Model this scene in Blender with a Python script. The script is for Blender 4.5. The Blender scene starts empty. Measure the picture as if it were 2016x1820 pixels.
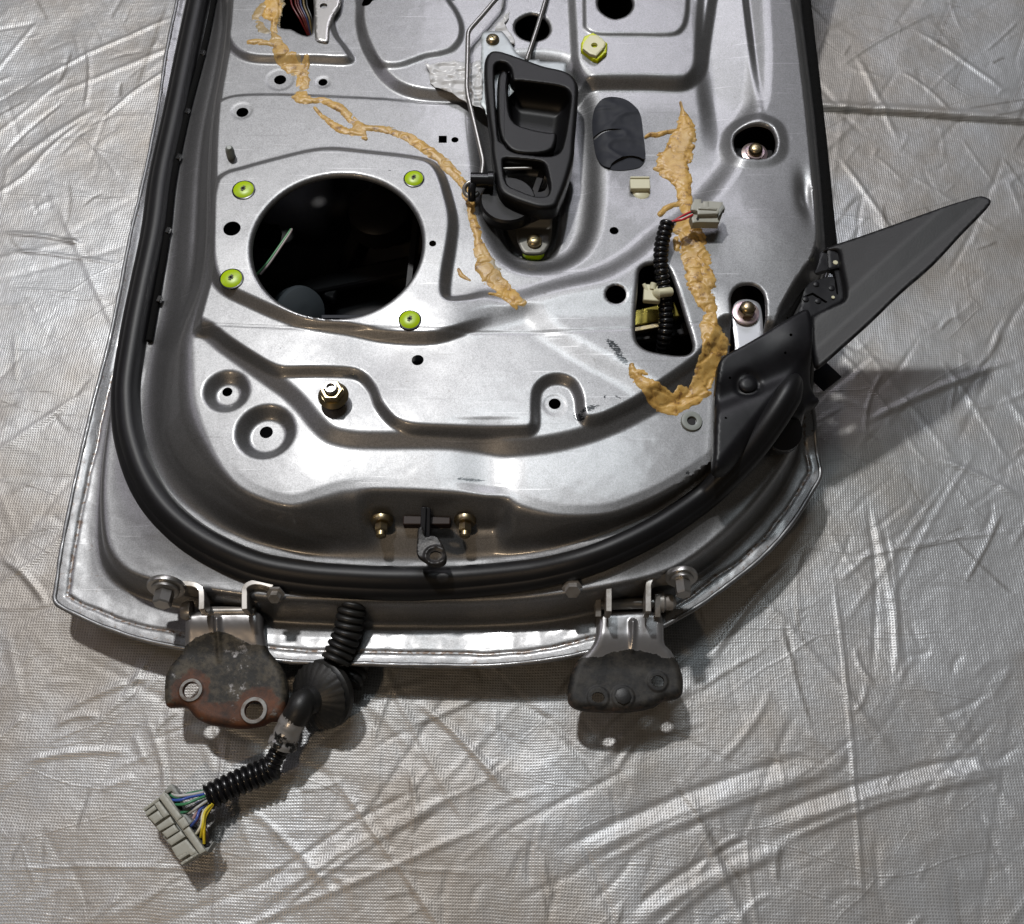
import bpy, math, random
import numpy as np
from mathutils import Vector, Matrix
from mathutils.geometry import delaunay_2d_cdt

random.seed(7)
rng = np.random.default_rng(11)
S = bpy.context.scene
COL = S.collection

# ------------------------------------------------------------------ camera
PITCH = math.radians(66.0)
F = 2000.0
CAM = np.array([0.0, -0.4007, 0.9])
cd = bpy.data.cameras.new('camera')
cam = bpy.data.objects.new('camera', cd)
COL.objects.link(cam)
cam.location = CAM
cam.rotation_euler = (math.pi/2 - PITCH, 0, 0)
cd.sensor_width = 36
cd.lens = 36*F/2016
cd.clip_end = 50
cd.clip_start = 0.02
S.camera = cam

# ------------------------------------------------------------------ light
w = bpy.data.worlds.new('World')
S.world = w
w.use_nodes = True
bg = w.node_tree.nodes['Background']
bg.inputs[0].default_value = (0.84, 0.79, 0.72, 1)
bg.inputs[1].default_value = 0.050


def area(name, loc, target, sx, sy, power, col):
    l = bpy.data.lights.new(name, 'AREA')
    l.shape = 'RECTANGLE'
    l.size = sx
    l.size_y = sy
    l.energy = power
    l.color = col
    o = bpy.data.objects.new(name, l)
    COL.objects.link(o)
    o.location = loc
    d = Vector(target) - Vector(loc)
    o.rotation_euler = d.to_track_quat('-Z', 'Y').to_euler()
    return o


area('ceiling_lamp', (-0.75, 1.62, 3.45), (0, 0.15, 0), 0.20, 0.15, 80, (1.0, 0.99, 0.98))
area('ceiling_lamp_cool', (0.15, 1.47, 3.45), (0, 0.1, 0), 0.90, 0.45, 13, (0.86, 0.95, 1.0))
area('fill_far', (0.24, 3.30, 3.10), (0.1, 0.4, 0), 1.3, 0.8, 26, (0.92, 0.90, 1.0))  # unseen light, added so the sloped channel takes a pale sheen
area('lamp_side', (-2.0, 0.7, 1.7), (0, 0.2, 0), 0.9, 0.9, 4, (0.93, 0.88, 1.0))
area('fill_warm', (-1.1, -1.5, 1.9), (-0.2, 0.1, 0), 0.14, 0.14, 7, (1.0, 0.74, 0.48))  # unseen light, added for warm reflections on the walls facing the camera

S.view_settings.view_transform = 'Standard'
S.view_settings.look = 'None'
S.view_settings.exposure = 0
S.view_settings.gamma = 1
S.cycles.use_denoising = True

# ------------------------------------------------------------------ pixel -> place
cp, sp = math.cos(PITCH), math.sin(PITCH)


def D(x, y, z):
    u = (x-1008)/F
    v = (910-y)/F
    d = np.array([u, cp + v*sp, -sp + v*cp])
    t = (z-CAM[2])/d[2]
    return (CAM[0]+d[0]*t, CAM[1]+d[1]*t)


def D3(x, y, z):
    a = D(x, y, z)
    return (a[0], a[1], z)


def DL(pts, z):
    return [D(p[0], p[1], z) for p in pts]


def zoomer(ox, oy, k):
    return lambda pts: [(ox+p[0]*k, oy+p[1]*k) + tuple(q*k for q in p[2:]) for p in pts]


Z1 = zoomer(0, 0, .35156)
Z2 = zoomer(630, 0, .3125)
Z3 = zoomer(1181.25, 0, .41406)
Z4 = zoomer(315, 275.6, .3125)
Z5 = zoomer(866.25, 433.1, .39063)
Z6 = zoomer(78.75, 787.5, .39063)
Z7 = zoomer(787.5, 787.5, .42969)
Z8 = zoomer(236.25, 1102.5, .34626)
H1 = zoomer(905.6, 63, .13672)
H2 = zoomer(905.6, 275.6, .15144)
ZB = zoomer(1244.25, 378, .18173)
ZC = zoomer(267.75, 1535.6, .10817)
ZS = zoomer(687.5+5.5, 968.6, .15625)
ZM = zoomer(1401.75, 441, .17308)


def smooth(pts, n=6, closed=True):
    P = [np.array(p, float) for p in pts]
    N = len(P)
    out = []
    rngi = range(N) if closed else range(N-1)
    for i in rngi:
        if closed:
            a, b, c, d = P[i-1], P[i], P[(i+1) % N], P[(i+2) % N]
        else:
            a, b, c, d = P[max(i-1, 0)], P[i], P[i+1], P[min(i+2, N-1)]
        # centripetal-like: limit tangents so corners stay tight
        L = np.linalg.norm(c[:2]-b[:2])
        m1 = (c-a)*.5
        m2 = (d-b)*.5
        for m in (m1, m2):
            l = np.linalg.norm(m[:2])
            if l > L*1.0 and l > 0:
                m *= L/l
        for k in range(n):
            t = k/n
            h00 = 2*t**3-3*t*t+1
            h10 = t**3-2*t*t+t
            h01 = -2*t**3+3*t*t
            h11 = t**3-t*t
            out.append(tuple(h00*b+h10*m1+h01*c+h11*m2))
    if not closed:
        out.append(tuple(P[-1]))
    return out


def resample(pts, step):
    P = [np.array(p, float) for p in pts]
    out = [P[0]]
    acc = 0
    for a, b in zip(P[:-1], P[1:]):
        L = np.linalg.norm(b-a)
        if L == 0:
            continue
        t = step-acc
        while t <= L:
            out.append(a+(b-a)*t/L)
            t += step
        acc = (acc+L) % step
    out.append(P[-1])
    return out


def circle(cx, cy, rx, z, n=28, ry=None):
    """a round hole whose centre and half-width are seen at (cx, cy), rx pixels"""
    c = D(cx, cy, z)
    r = abs(D(cx+rx, cy, z)[0]-c[0])
    k = 1 if ry is None else ry
    return [(c[0]+r*math.cos(2*math.pi*i/n), c[1]+k*r*math.sin(2*math.pi*i/n)) for i in range(n)]


def sdf(poly, X, Y, pad=0.03):
    """signed distance, positive inside; far outside is just -pad"""
    if X.size <= 64 and X.ndim == 1:
        P = np.array([p[:2] for p in poly])
        A = P[None]
        Bq = np.roll(P, -1, 0)[None]
        e = Bq-A
        L = (e*e).sum(-1)+1e-18
        x = X[:, None]
        y = Y[:, None]
        t = np.clip(((x-A[..., 0])*e[..., 0]+(y-A[..., 1])*e[..., 1])/L, 0, 1)
        d = np.sqrt(((x-A[..., 0]-t*e[..., 0])**2+(y-A[..., 1]-t*e[..., 1])**2).min(1))
        ey = np.where(e[..., 1] == 0, 1e-18, e[..., 1])
        c = ((A[..., 1] > y) != (Bq[..., 1] > y)) & (x < e[..., 0]*(y-A[..., 1])/ey+A[..., 0])
        ins = c.sum(1) % 2 == 1
        return np.where(ins, d, -np.minimum(d, pad))
    P = np.array([p[:2] for p in poly])
    lo = P.min(0)-pad
    hi = P.max(0)+pad
    m = (X > lo[0]) & (X < hi[0]) & (Y > lo[1]) & (Y < hi[1])
    out = np.full(X.shape, -float(pad))
    if not m.any():
        return out
    x = X[m]
    y = Y[m]
    d2 = np.full(x.shape, 1e9)
    ins = np.zeros(x.shape, bool)
    for a, b in zip(P, np.roll(P, -1, 0)):
        e = b-a
        L = (e*e).sum()
        if L < 1e-14:
            continue
        t = np.clip(((x-a[0])*e[0]+(y-a[1])*e[1])/L, 0, 1)
        q = (x-a[0]-t*e[0])**2+(y-a[1]-t*e[1])**2
        np.minimum(d2, q, out=d2)
        if a[1] != b[1]:
            c = ((a[1] > y) != (b[1] > y)) & (x < (b[0]-a[0])*(y-a[1])/(b[1]-a[1])+a[0])
            ins ^= c
    d = np.sqrt(d2)
    out[m] = np.where(ins, d, -d)
    return out


def ramp(t, f=.22):
    """0..1 slope with filleted ends"""
    t = np.clip(t, 0, 1)
    k = 1/(1-f)
    a = k*t*t/(2*f)
    b = k*(t-f/2)
    c = 1-k*(1-t)**2/(2*f)
    return np.where(t < f, a, np.where(t > 1-f, c, b))


def sstep(a, b, x):
    t = np.clip((x-a)/(b-a), 0, 1)
    return t*t*(3-2*t)


# lattice noise, vectorised
_T = rng.random((256, 256))


def noise2(x, y):
    xi = np.floor(x).astype(int)
    yi = np.floor(y).astype(int)
    fx = x-xi
    fy = y-yi
    fx = fx*fx*(3-2*fx)
    fy = fy*fy*(3-2*fy)
    g = lambda i, j: _T[i % 256, j % 256]
    return (g(xi, yi)*(1-fx)+g(xi+1, yi)*fx)*(1-fy)+(g(xi, yi+1)*(1-fx)+g(xi+1, yi+1)*fx)*fy


def fbm(x, y, o=3):
    s = 0
    a = .5
    for k in range(o):
        s = s+a*(noise2(x*2**k+17*k, y*2**k+9*k)-.5)
        a *= .5
    return s


# ------------------------------------------------------------------ objects
def tag(o, label=None, cat=None, group=None, kind=None):
    if label:
        o['label'] = label
    if cat:
        o['category'] = cat
    if group:
        o['group'] = group
    if kind:
        o['kind'] = kind
    return o


def empty(name, loc, label, cat, group=None):
    o = bpy.data.objects.new(name, None)
    COL.objects.link(o)
    o.location = loc
    o.empty_display_size = .02
    return tag(o, label, cat, group)


def link(name, me, m, parent=None, smooth_angle=40):
    if m:
        me.materials.append(m)
    me.polygons.foreach_set('use_smooth', [True]*len(me.polygons))
    if smooth_angle:
        me.set_sharp_from_angle(angle=math.radians(smooth_angle))
    o = bpy.data.objects.new(name, me)
    COL.objects.link(o)
    if parent:
        o.parent = parent
        pw = Vector(parent.location) if parent.parent is None else Vector((0, 0, 0))
        o.matrix_parent_inverse = Matrix.Translation(-pw)
    return o


def pydata(name, v, f, m, parent=None, ang=40):
    me = bpy.data.meshes.new(name)
    me.from_pydata([tuple(map(float, p)) for p in v], [], f)
    me.update()
    return link(name, me, m, parent, ang)


def relief(name, outline, holes, step, hf, m, parent=None, depth=.002, attrs=None, ang=40, extra_mask=None, hole_depth=None):
    """height sheet hf(X,Y) over a polygon with holes, with its edges folded down"""
    O = np.array([p[:2] for p in outline])
    lo = O.min(0)
    hi = O.max(0)
    nx = int((hi[0]-lo[0])/step)+2
    ny = int((hi[1]-lo[1])/(step*.866))+2
    gx, gy = np.meshgrid(np.arange(nx), np.arange(ny))
    X = lo[0]+(gx+.5*(gy % 2))*step
    Y = lo[1]+gy*step*.866
    X = X.ravel()
    Y = Y.ravel()
    keep = sdf(outline, X, Y) > step*.45
    X = X[keep]
    Y = Y[keep]
    for h in holes:
        k = sdf(h, X, Y) < -step*.45
        X = X[k]
        Y = Y[k]
    if extra_mask is not None:
        k = extra_mask(X, Y)
        X = X[k]
        Y = Y[k]
    vs = [Vector((a, b)) for a, b in zip(X.tolist(), Y.tolist())]
    es = []
    for loop in [outline]+list(holes):
        L = []
        for a, b in zip(loop, list(loop[1:])+[loop[0]]):
            d = math.hypot(b[0]-a[0], b[1]-a[1])
            if d < 1e-7:
                continue
            k = max(1, int(round(d/(step*1.1))))
            for i in range(k):
                t = i/k
                L.append(Vector((a[0]+(b[0]-a[0])*t, a[1]+(b[1]-a[1])*t)))
        n0 = len(vs)
        vs += L
        es += [(n0+i, n0+(i+1) % len(L)) for i in range(len(L))]
    r = delaunay_2d_cdt(vs, es, [], 0, 1e-7)
    V = np.array([(p.x, p.y) for p in r[0]])
    Fc = np.array(r[2], dtype=int)
    C = V[Fc].mean(1)
    k = sdf(outline, C[:, 0], C[:, 1]) > 0
    for h in holes:
        k &= sdf(h, C[:, 0], C[:, 1]) < 0
    Fc = Fc[k]
    zz = hf(V[:, 0], V[:, 1])
    V3 = np.column_stack([V, zz])
    # boundary edges -> fold
    E = np.concatenate([Fc[:, [0, 1]], Fc[:, [1, 2]], Fc[:, [2, 0]]])
    key = np.sort(E, 1)
    uq, inv, cnt = np.unique(key[:, 0]*10**7+key[:, 1], return_inverse=True, return_counts=True)
    be = E[cnt[inv] == 1]
    faces = Fc.tolist()
    if depth:
        bv = np.unique(be)
        idx = {int(v): len(V3)+i for i, v in enumerate(bv)}
        low = V3[bv].copy()
        low[:, 2] -= depth
        if hole_depth is not None:
            dd = -sdf(outline, low[:, 0], low[:, 1])
            inner = np.abs(dd) > step*2
            low[inner, 2] += depth-hole_depth
        V3 = np.vstack([V3, low])
        for a, b in be.tolist():
            faces.append((b, a, idx[a], idx[b]))
    used = np.unique(np.concatenate([np.array(f) for f in faces[-len(be):]]+[Fc.ravel()])) if depth else np.unique(Fc)
    mp = -np.ones(len(V3), int)
    mp[used] = np.arange(len(used))
    faces = [[int(mp[i]) for i in f] for f in faces]
    V3 = V3[used]
    me = bpy.data.meshes.new(name)
    me.from_pydata(V3.tolist(), [], faces)
    me.update()
    if attrs:
        for an, fn in attrs.items():
            at = me.attributes.new(an, 'FLOAT', 'POINT')
            at.data.foreach_set('value', np.asarray(fn(V3[:, 0], V3[:, 1]), dtype=np.float32))
    return link(name, me, m, parent, ang)


def rnd(outline, r):
    """function: how far a rounded rim drops"""
    def f(X, Y):
        s = np.clip(sdf(outline, X, Y)/r, 0, 1)
        return r*(1-np.sqrt(np.clip(1-(1-s)**2, 0, 1)))
    return f


def plate(name, outline, z, m, parent=None, holes=(), thick=.002, r=.0006, step=None, ang=40, tilt=None):
    """flat stamped plate with softened rim: ring loops by inset"""
    rr = rnd(outline, r)
    O = np.array([p[:2] for p in outline])
    ext = (O.max(0)-O.min(0)).max()
    st = step or max(r*.6, ext/26)
    tf = tilt or (lambda X, Y: 0*X)
    return relief(name, outline, list(holes), st, lambda X, Y: z+tf(X, Y)-rr(X, Y), m, parent, depth=thick, ang=ang)


def box(bm_v, bm_f, c, ax, ay, az, sx, sy, sz):
    n = len(bm_v)
    c = np.array(c, float)
    for i in (-1, 1):
        for j in (-1, 1):
            for k in (-1, 1):
                bm_v.append(tuple(c+np.array(ax)*i*sx/2+np.array(ay)*j*sy/2+np.array(az)*k*sz/2))
    for q in ((0, 1, 3, 2), (4, 6, 7, 5), (0, 4, 5, 1), (2, 3, 7, 6), (0, 2, 6, 4), (1, 5, 7, 3)):
        bm_f.append([n+t for t in q])


def bevelled(o, wdt=.0005, seg=2):
    md = o.modifiers.new('soft_edges', 'BEVEL')
    md.width = wdt
    md.segments = seg
    md.limit_method = 'ANGLE'
    md.angle_limit = math.radians(35)
    return o


def block(name, c, ax, size, m, parent=None, bev=.0005, up=(0, 0, 1)):
    ax = np.array(ax, float)
    ax /= np.linalg.norm(ax)
    az = np.array(up, float)
    ay = np.cross(az, ax)
    ay /= np.linalg.norm(ay)
    az = np.cross(ax, ay)
    v, f = [], []
    box(v, f, c, ax, ay, az, *size)
    return bevelled(pydata(name, v, f, m, parent, 30), bev)


def frames(P):
    P = [np.array(p, float) for p in P]
    T = []
    for i in range(len(P)):
        a = P[max(i-1, 0)]
        b = P[min(i+1, len(P)-1)]
        t = b-a
        T.append(t/(np.linalg.norm(t)+1e-12))
    up = np.array([0, 0, 1.0]) if abs(T[0][2]) < .9 else np.array([0, 1.0, 0])
    n = np.cross(up, T[0])
    n /= np.linalg.norm(n)
    N = []
    for t in T:
        n = n-t*np.dot(n, t)
        n /= np.linalg.norm(n)
        N.append(n.copy())
    return P, T, N


def sweep_tube(v, f, P, R, n=10, cap=True):
    P, T, N = frames(P)
    if not hasattr(R, '__len__'):
        R = [R]*len(P)
    b0 = len(v)
    for p, t, nn, r in zip(P, T, N, R):
        bb = np.cross(t, nn)
        for k in range(n):
            a = 2*math.pi*k/n
            v.append(tuple(p+nn*math.cos(a)*r+bb*math.sin(a)*r))
    for i in range(len(P)-1):
        for k in range(n):
            a = b0+i*n+k
            b = b0+i*n+(k+1) % n
            f.append([a, b, b+n, a+n])
    if cap:
        f.append([b0+k for k in range(n)][::-1])
        e = b0+(len(P)-1)*n
        f.append([e+k for k in range(n)])


def tube(name, P, R, m, parent=None, n=12, cap=True, ang=50):
    v, f = [], []
    sweep_tube(v, f, P, R, n, cap)
    return pydata(name, v, f, m, parent, ang)


def loom(name, P, r, pitch, m, parent=None, n=18, d=.14):
    """corrugated sleeve"""
    P = smooth(P, 12, False)
    P = resample(P, pitch/8)
    R = []
    for i in range(len(P)):
        ph = (i % 8)/8
        R.append(r*(1-d*(1 if ph == 0 else (.55 if ph in (.125, .875) else (.12 if ph in (.25, .75) else 0)))))
    return tube(name, P, R, m, parent, n, True, 60)


def lathe(name, c, axis, prof, m, parent=None, n=24, ang=35, ring=False):
    """profile [(radius, along)] about axis through c"""
    axis = np.array(axis, float)
    axis /= np.linalg.norm(axis)
    u = np.cross(axis, (0, 1, 0) if abs(axis[1]) < .9 else (1, 0, 0))
    u /= np.linalg.norm(u)
    w_ = np.cross(axis, u)
    v, f = [], []
    c = np.array(c, float)
    for r, h in prof:
        for k in range(n):
            a = 2*math.pi*k/n
            v.append(tuple(c+axis*h+(u*math.cos(a)+w_*math.sin(a))*r))
    for i in range(len(prof)-1):
        for k in range(n):
            a = i*n+k
            b = i*n+(k+1) % n
            f.append([a, b, b+n, a+n])
    e = (len(prof)-1)*n
    if ring:
        for k in range(n):
            f.append([e+k, e+(k+1) % n, (k+1) % n, k])
    else:
        f.append(list(range(n))[::-1])
        f.append([e+k for k in range(n)])
    return pydata(name, v, f, m, parent, ang)


# ------------------------------------------------------------------ materials
def mat(name, col, metal=0, rough=.5, coat=0, spec=.5, bump=None, var=None, coat_r=.08):
    m = bpy.data.materials.new(name)
    m.use_nodes = True
    nt = m.node_tree
    b = nt.nodes['Principled BSDF']
    b.inputs['Base Color'].default_value = (*col, 1)
    b.inputs['Metallic'].default_value = metal
    b.inputs['Roughness'].default_value = rough
    b.inputs['Coat Weight'].default_value = coat
    b.inputs['Coat Roughness'].default_value = coat_r
    b.inputs['Specular IOR Level'].default_value = spec
    tc = nt.nodes.new('ShaderNodeTexCoord')
    if var:
        col2, sc, lo, hi = var
        n = nt.nodes.new('ShaderNodeTexNoise')
        n.inputs['Scale'].default_value = sc
        n.inputs['Detail'].default_value = 6
        n.inputs['Roughness'].default_value = .65
        nt.links.new(tc.outputs['Object'], n.inputs['Vector'])
        r = nt.nodes.new('ShaderNodeValToRGB')
        r.color_ramp.elements[0].position = lo
        r.color_ramp.elements[1].position = hi
        r.color_ramp.elements[0].color = (*col, 1)
        r.color_ramp.elements[1].color = (*col2, 1)
        nt.links.new(n.outputs[0], r.inputs[0])
        nt.links.new(r.outputs[0], b.inputs['Base Color'])
    if bump:
        sc, st = bump
        n = nt.nodes.new('ShaderNodeTexNoise')
        n.inputs['Scale'].default_value = sc
        n.inputs['Detail'].default_value = 4
        nt.links.new(tc.outputs['Object'], n.inputs['Vector'])
        bp = nt.nodes.new('ShaderNodeBump')
        bp.inputs['Strength'].default_value = st
        bp.inputs['Distance'].default_value = .001
        nt.links.new(n.outputs[0], bp.inputs['Height'])
        nt.links.new(bp.outputs[0], b.inputs['Normal'])
    return m


def N_(nt, t, **kw):
    n = nt.nodes.new(t)
    for k, v in kw.items():
        if k in n.inputs:
            n.inputs[k].default_value = v
        else:
            setattr(n, k, v)
    return n


def paint_material():
    m = mat('silver_paint', (.42, .42, .425), .84, .34, .5, .5, coat_r=.12)
    nt = m.node_tree
    b = nt.nodes['Principled BSDF']
    tc = nt.nodes['Texture Coordinate']
    # metal flake: tiny facets that tilt the base normal, and vary its tone
    fl = N_(nt, 'ShaderNodeTexVoronoi')
    fl.inputs['Scale'].default_value = 1500
    nt.links.new(tc.outputs['Object'], fl.inputs['Vector'])
    bp = N_(nt, 'ShaderNodeBump')
    bp.inputs['Strength'].default_value = .10
    bp.inputs['Distance'].default_value = .0006
    sx = N_(nt, 'ShaderNodeSeparateColor')
    nt.links.new(fl.outputs['Color'], sx.inputs[0])
    nt.links.new(sx.outputs[0], bp.inputs['Height'])
    # faint orange peel and waviness of pressed sheet
    nt.links.new(bp.outputs[0], b.inputs['Normal'])
    cr = N_(nt, 'ShaderNodeValToRGB')
    cr.color_ramp.elements[0].color = (.180, .181, .184, 1)
    cr.color_ramp.elements[1].color = (.270, .271, .276, 1)
    nt.links.new(sx.outputs[1], cr.inputs[0])
    # grime carried by the mesh (scuffs with a shape of their own)
    at = N_(nt, 'ShaderNodeAttribute', attribute_name='grime')
    ns = N_(nt, 'ShaderNodeTexNoise')
    ns.inputs['Scale'].default_value = 420
    ns.inputs['Detail'].default_value = 5
    mp = N_(nt, 'ShaderNodeMapping')
    mp.inputs['Scale'].default_value = (1, 2.4, 1)
    nt.links.new(tc.outputs['Object'], mp.inputs[0])
    nt.links.new(mp.outputs[0], ns.inputs['Vector'])
    mu = N_(nt, 'ShaderNodeMath', operation='MULTIPLY')
    nt.links.new(at.outputs['Fac'], mu.inputs[0])
    nt.links.new(ns.outputs[0], mu.inputs[1])
    st = N_(nt, 'ShaderNodeMapRange')
    st.inputs['From Min'].default_value = .40
    st.inputs['From Max'].default_value = .50
    nt.links.new(mu.outputs[0], st.inputs['Value'])
    last = cr.outputs[0]
    for (rot_, sc_, lo_, hi_, tint, amt) in (((0, 0, .5), (14, 420, 1), .71, .76, (.60, .60, .61, 1), .25), ((0, 0, 1.9), (11, 380, 1), .72, .77, (.10, .10, .10, 1), .3),
                                             ((0, 0, 0), (330, 330, 330), .71, .77, (.09, .08, .07, 1), .35), ((0, 0, .9), (9, 16, 9), .56, .72, (.15, .148, .142, 1), .18)):
        mp_ = N_(nt, 'ShaderNodeMapping')
        mp_.inputs['Rotation'].default_value = rot_
        mp_.inputs['Scale'].default_value = sc_
        nt.links.new(tc.outputs['Object'], mp_.inputs[0])
        nz = N_(nt, 'ShaderNodeTexNoise')
        nz.inputs['Scale'].default_value = 1
        nz.inputs['Detail'].default_value = 5 if sc_[0] < 10 else 1
        nt.links.new(mp_.outputs[0], nz.inputs['Vector'])
        mr_ = N_(nt, 'ShaderNodeMapRange')
        mr_.inputs['From Min'].default_value = lo_
        mr_.inputs['From Max'].default_value = hi_
        mr_.inputs['To Max'].default_value = amt
        nt.links.new(nz.outputs[0], mr_.inputs['Value'])
        mz = N_(nt, 'ShaderNodeMix', data_type='RGBA')
        nt.links.new(mr_.outputs[0], mz.inputs[0])
        nt.links.new(last, mz.inputs[6])
        mz.inputs[7].default_value = tint
        last = mz.outputs[2]
    mx = N_(nt, 'ShaderNodeMix', data_type='RGBA')
    nt.links.new(st.outputs[0], mx.inputs[0])
    nt.links.new(last, mx.inputs[6])
    mx.inputs[7].default_value = (.02, .022, .024, 1)
    # overall dust film
    n2 = N_(nt, 'ShaderNodeTexNoise')
    n2.inputs['Scale'].default_value = 14
    n2.inputs['Detail'].default_value = 8
    n2.inputs['Roughness'].default_value = .7
    nt.links.new(tc.outputs['Object'], n2.inputs['Vector'])
    rr = N_(nt, 'ShaderNodeMapRange')
    rr.inputs['From Min'].default_value = .35
    rr.inputs['From Max'].default_value = .7
    rr.inputs['To Min'].default_value = .43
    rr.inputs['To Max'].default_value = .48
    nt.links.new(n2.outputs[0], rr.inputs['Value'])
    nt.links.new(rr.outputs[0], b.inputs['Roughness'])
    # rust / dirt at the hem
    a2 = N_(nt, 'ShaderNodeAttribute', attribute_name='hem')
    m3 = N_(nt, 'ShaderNodeMath', operation='MULTIPLY')
    n3 = N_(nt, 'ShaderNodeTexNoise')
    n3.inputs['Scale'].default_value = 260
    n3.inputs['Detail'].default_value = 6
    nt.links.new(tc.outputs['Object'], n3.inputs['Vector'])
    nt.links.new(a2.outputs['Fac'], m3.inputs[0])
    nt.links.new(n3.outputs[0], m3.inputs[1])
    r3 = N_(nt, 'ShaderNodeMapRange')
    r3.inputs['From Min'].default_value = .48
    r3.inputs['From Max'].default_value = .62
    r3.inputs['To Max'].default_value = .8
    nt.links.new(m3.outputs[0], r3.inputs['Value'])
    mx2 = N_(nt, 'ShaderNodeMix', data_type='RGBA')
    nt.links.new(r3.outputs[0], mx2.inputs[0])
    nt.links.new(mx.outputs[2], mx2.inputs[6])
    mx2.inputs[7].default_value = (.10, .06, .035, 1)
    nt.links.new(mx2.outputs[2], b.inputs['Base Color'])
    return m


def tarp_material():
    m = mat('silver_tarp', (.36, .35, .335), .50, .42, 0, .5)
    nt = m.node_tree
    b = nt.nodes['Principled BSDF']
    tc = nt.nodes['Texture Coordinate']
    mp = N_(nt, 'ShaderNodeMapping')
    mp.inputs['Rotation'].default_value = (0, 0, .03)
    nt.links.new(tc.outputs['Object'], mp.inputs[0])
    # warp the weave a little
    wn = N_(nt, 'ShaderNodeTexNoise')
    wn.inputs['Scale'].default_value = 9
    nt.links.new(mp.outputs[0], wn.inputs['Vector'])
    va = N_(nt, 'ShaderNodeVectorMath', operation='MULTIPLY_ADD')
    nt.links.new(wn.outputs['Color'], va.inputs[0])
    va.inputs[1].default_value = (.012, .012, 0)
    nt.links.new(mp.outputs[0], va.inputs[2])
    waves = []
    for d in ('X', 'Y'):
        wv = N_(nt, 'ShaderNodeTexWave', wave_type='BANDS', bands_direction=d)
        wv.inputs['Scale'].default_value = 128
        wv.inputs['Distortion'].default_value = .6
        wv.inputs['Detail'].default_value = 1
        nt.links.new(va.outputs[0], wv.inputs['Vector'])
        waves.append(wv)
    mxw = N_(nt, 'ShaderNodeMath', operation='MAXIMUM')
    nt.links.new(waves[0].outputs['Fac'], mxw.inputs[0])
    nt.links.new(waves[1].outputs['Fac'], mxw.inputs[1])
    fn = N_(nt, 'ShaderNodeTexNoise')
    fn.inputs['Scale'].default_value = 60
    fn.inputs['Detail'].default_value = 6
    fn.inputs['Roughness'].default_value = .6
    nt.links.new(tc.outputs['Object'], fn.inputs['Vector'])
    b1 = N_(nt, 'ShaderNodeBump')
    b1.inputs['Strength'].default_value = .35
    b1.inputs['Distance'].default_value = .0028
    nt.links.new(fn.outputs[0], b1.inputs['Height'])
    b2 = N_(nt, 'ShaderNodeBump')
    b2.inputs['Strength'].default_value = .24
    b2.inputs['Distance'].default_value = .0008
    nt.links.new(mxw.outputs[0], b2.inputs['Height'])
    # thin hard creases
    prev = b1
    lines = []
    for (rot_, sc_, st_, msk) in (((0, 0, .8), (5, 13, 1), .0016, 5.), ((0, 0, 2.3), (7, 17, 1), .0012, 7.), ((0, 0, .2), (16, 26, 1), .0006, 11.)):
        m_ = N_(nt, 'ShaderNodeMapping')
        m_.inputs['Rotation'].default_value = rot_
        m_.inputs['Scale'].default_value = sc_
        w2 = N_(nt, 'ShaderNodeTexNoise')
        w2.inputs['Scale'].default_value = 7
        w2.inputs['Detail'].default_value = 2
        nt.links.new(tc.outputs['Object'], w2.inputs['Vector'])
        v2 = N_(nt, 'ShaderNodeVectorMath', operation='MULTIPLY_ADD')
        nt.links.new(w2.outputs['Color'], v2.inputs[0])
        v2.inputs[1].default_value = (.05, .05, 0)
        nt.links.new(tc.outputs['Object'], v2.inputs[2])
        nt.links.new(v2.outputs[0], m_.inputs[0])
        vo = N_(nt, 'ShaderNodeTexVoronoi', feature='DISTANCE_TO_EDGE', voronoi_dimensions='2D')
        vo.inputs['Scale'].default_value = 1
        nt.links.new(m_.outputs[0], vo.inputs['Vector'])
        mr_ = N_(nt, 'ShaderNodeMapRange')
        mr_.inputs['From Max'].default_value = .020
        mr_.inputs['To Min'].default_value = 1
        mr_.inputs['To Max'].default_value = 0
        nt.links.new(vo.outputs['Distance'], mr_.inputs['Value'])
        mk = N_(nt, 'ShaderNodeTexNoise')
        mk.inputs['Scale'].default_value = msk
        mk.inputs['Detail'].default_value = 1
        nt.links.new(tc.outputs['Object'], mk.inputs['Vector'])
        mm_ = N_(nt, 'ShaderNodeMapRange')
        mm_.inputs['From Min'].default_value = .47
        mm_.inputs['From Max'].default_value = .60
        nt.links.new(mk.outputs[0], mm_.inputs['Value'])
        ml = N_(nt, 'ShaderNodeMath', operation='MULTIPLY')
        nt.links.new(mr_.outputs[0], ml.inputs[0])
        nt.links.new(mm_.outputs[0], ml.inputs[1])
        bb = N_(nt, 'ShaderNodeBump')
        bb.inputs['Strength'].default_value = .14
        bb.inputs['Distance'].default_value = st_
        nt.links.new(ml.outputs[0], bb.inputs['Height'])
        nt.links.new(prev.outputs[0], bb.inputs['Normal'])
        prev = bb
        lines.append(ml)
    nt.links.new(prev.outputs[0], b2.inputs['Normal'])
    nt.links.new(b2.outputs[0], b.inputs['Normal'])
    # worn and stained colour
    cn = N_(nt, 'ShaderNodeTexNoise')
    cn.inputs['Scale'].default_value = 3.2
    cn.inputs['Detail'].default_value = 9
    cn.inputs['Roughness'].default_value = .68
    nt.links.new(tc.outputs['Object'], cn.inputs['Vector'])
    cr = N_(nt, 'ShaderNodeValToRGB')
    e = cr.color_ramp.elements
    e[0].position = .40
    e[0].color = (.36, .335, .305, 1)
    e[1].position = .58
    e[1].color = (.47, .48, .49, 1)
    nt.links.new(cn.outputs[0], cr.inputs[0])
    # weave threads tint
    mw = N_(nt, 'ShaderNodeMix', data_type='RGBA', blend_type='MULTIPLY')
    mr = N_(nt, 'ShaderNodeMapRange')
    mr.inputs['To Min'].default_value = .74
    mr.inputs['To Max'].default_value = 1.12
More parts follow.
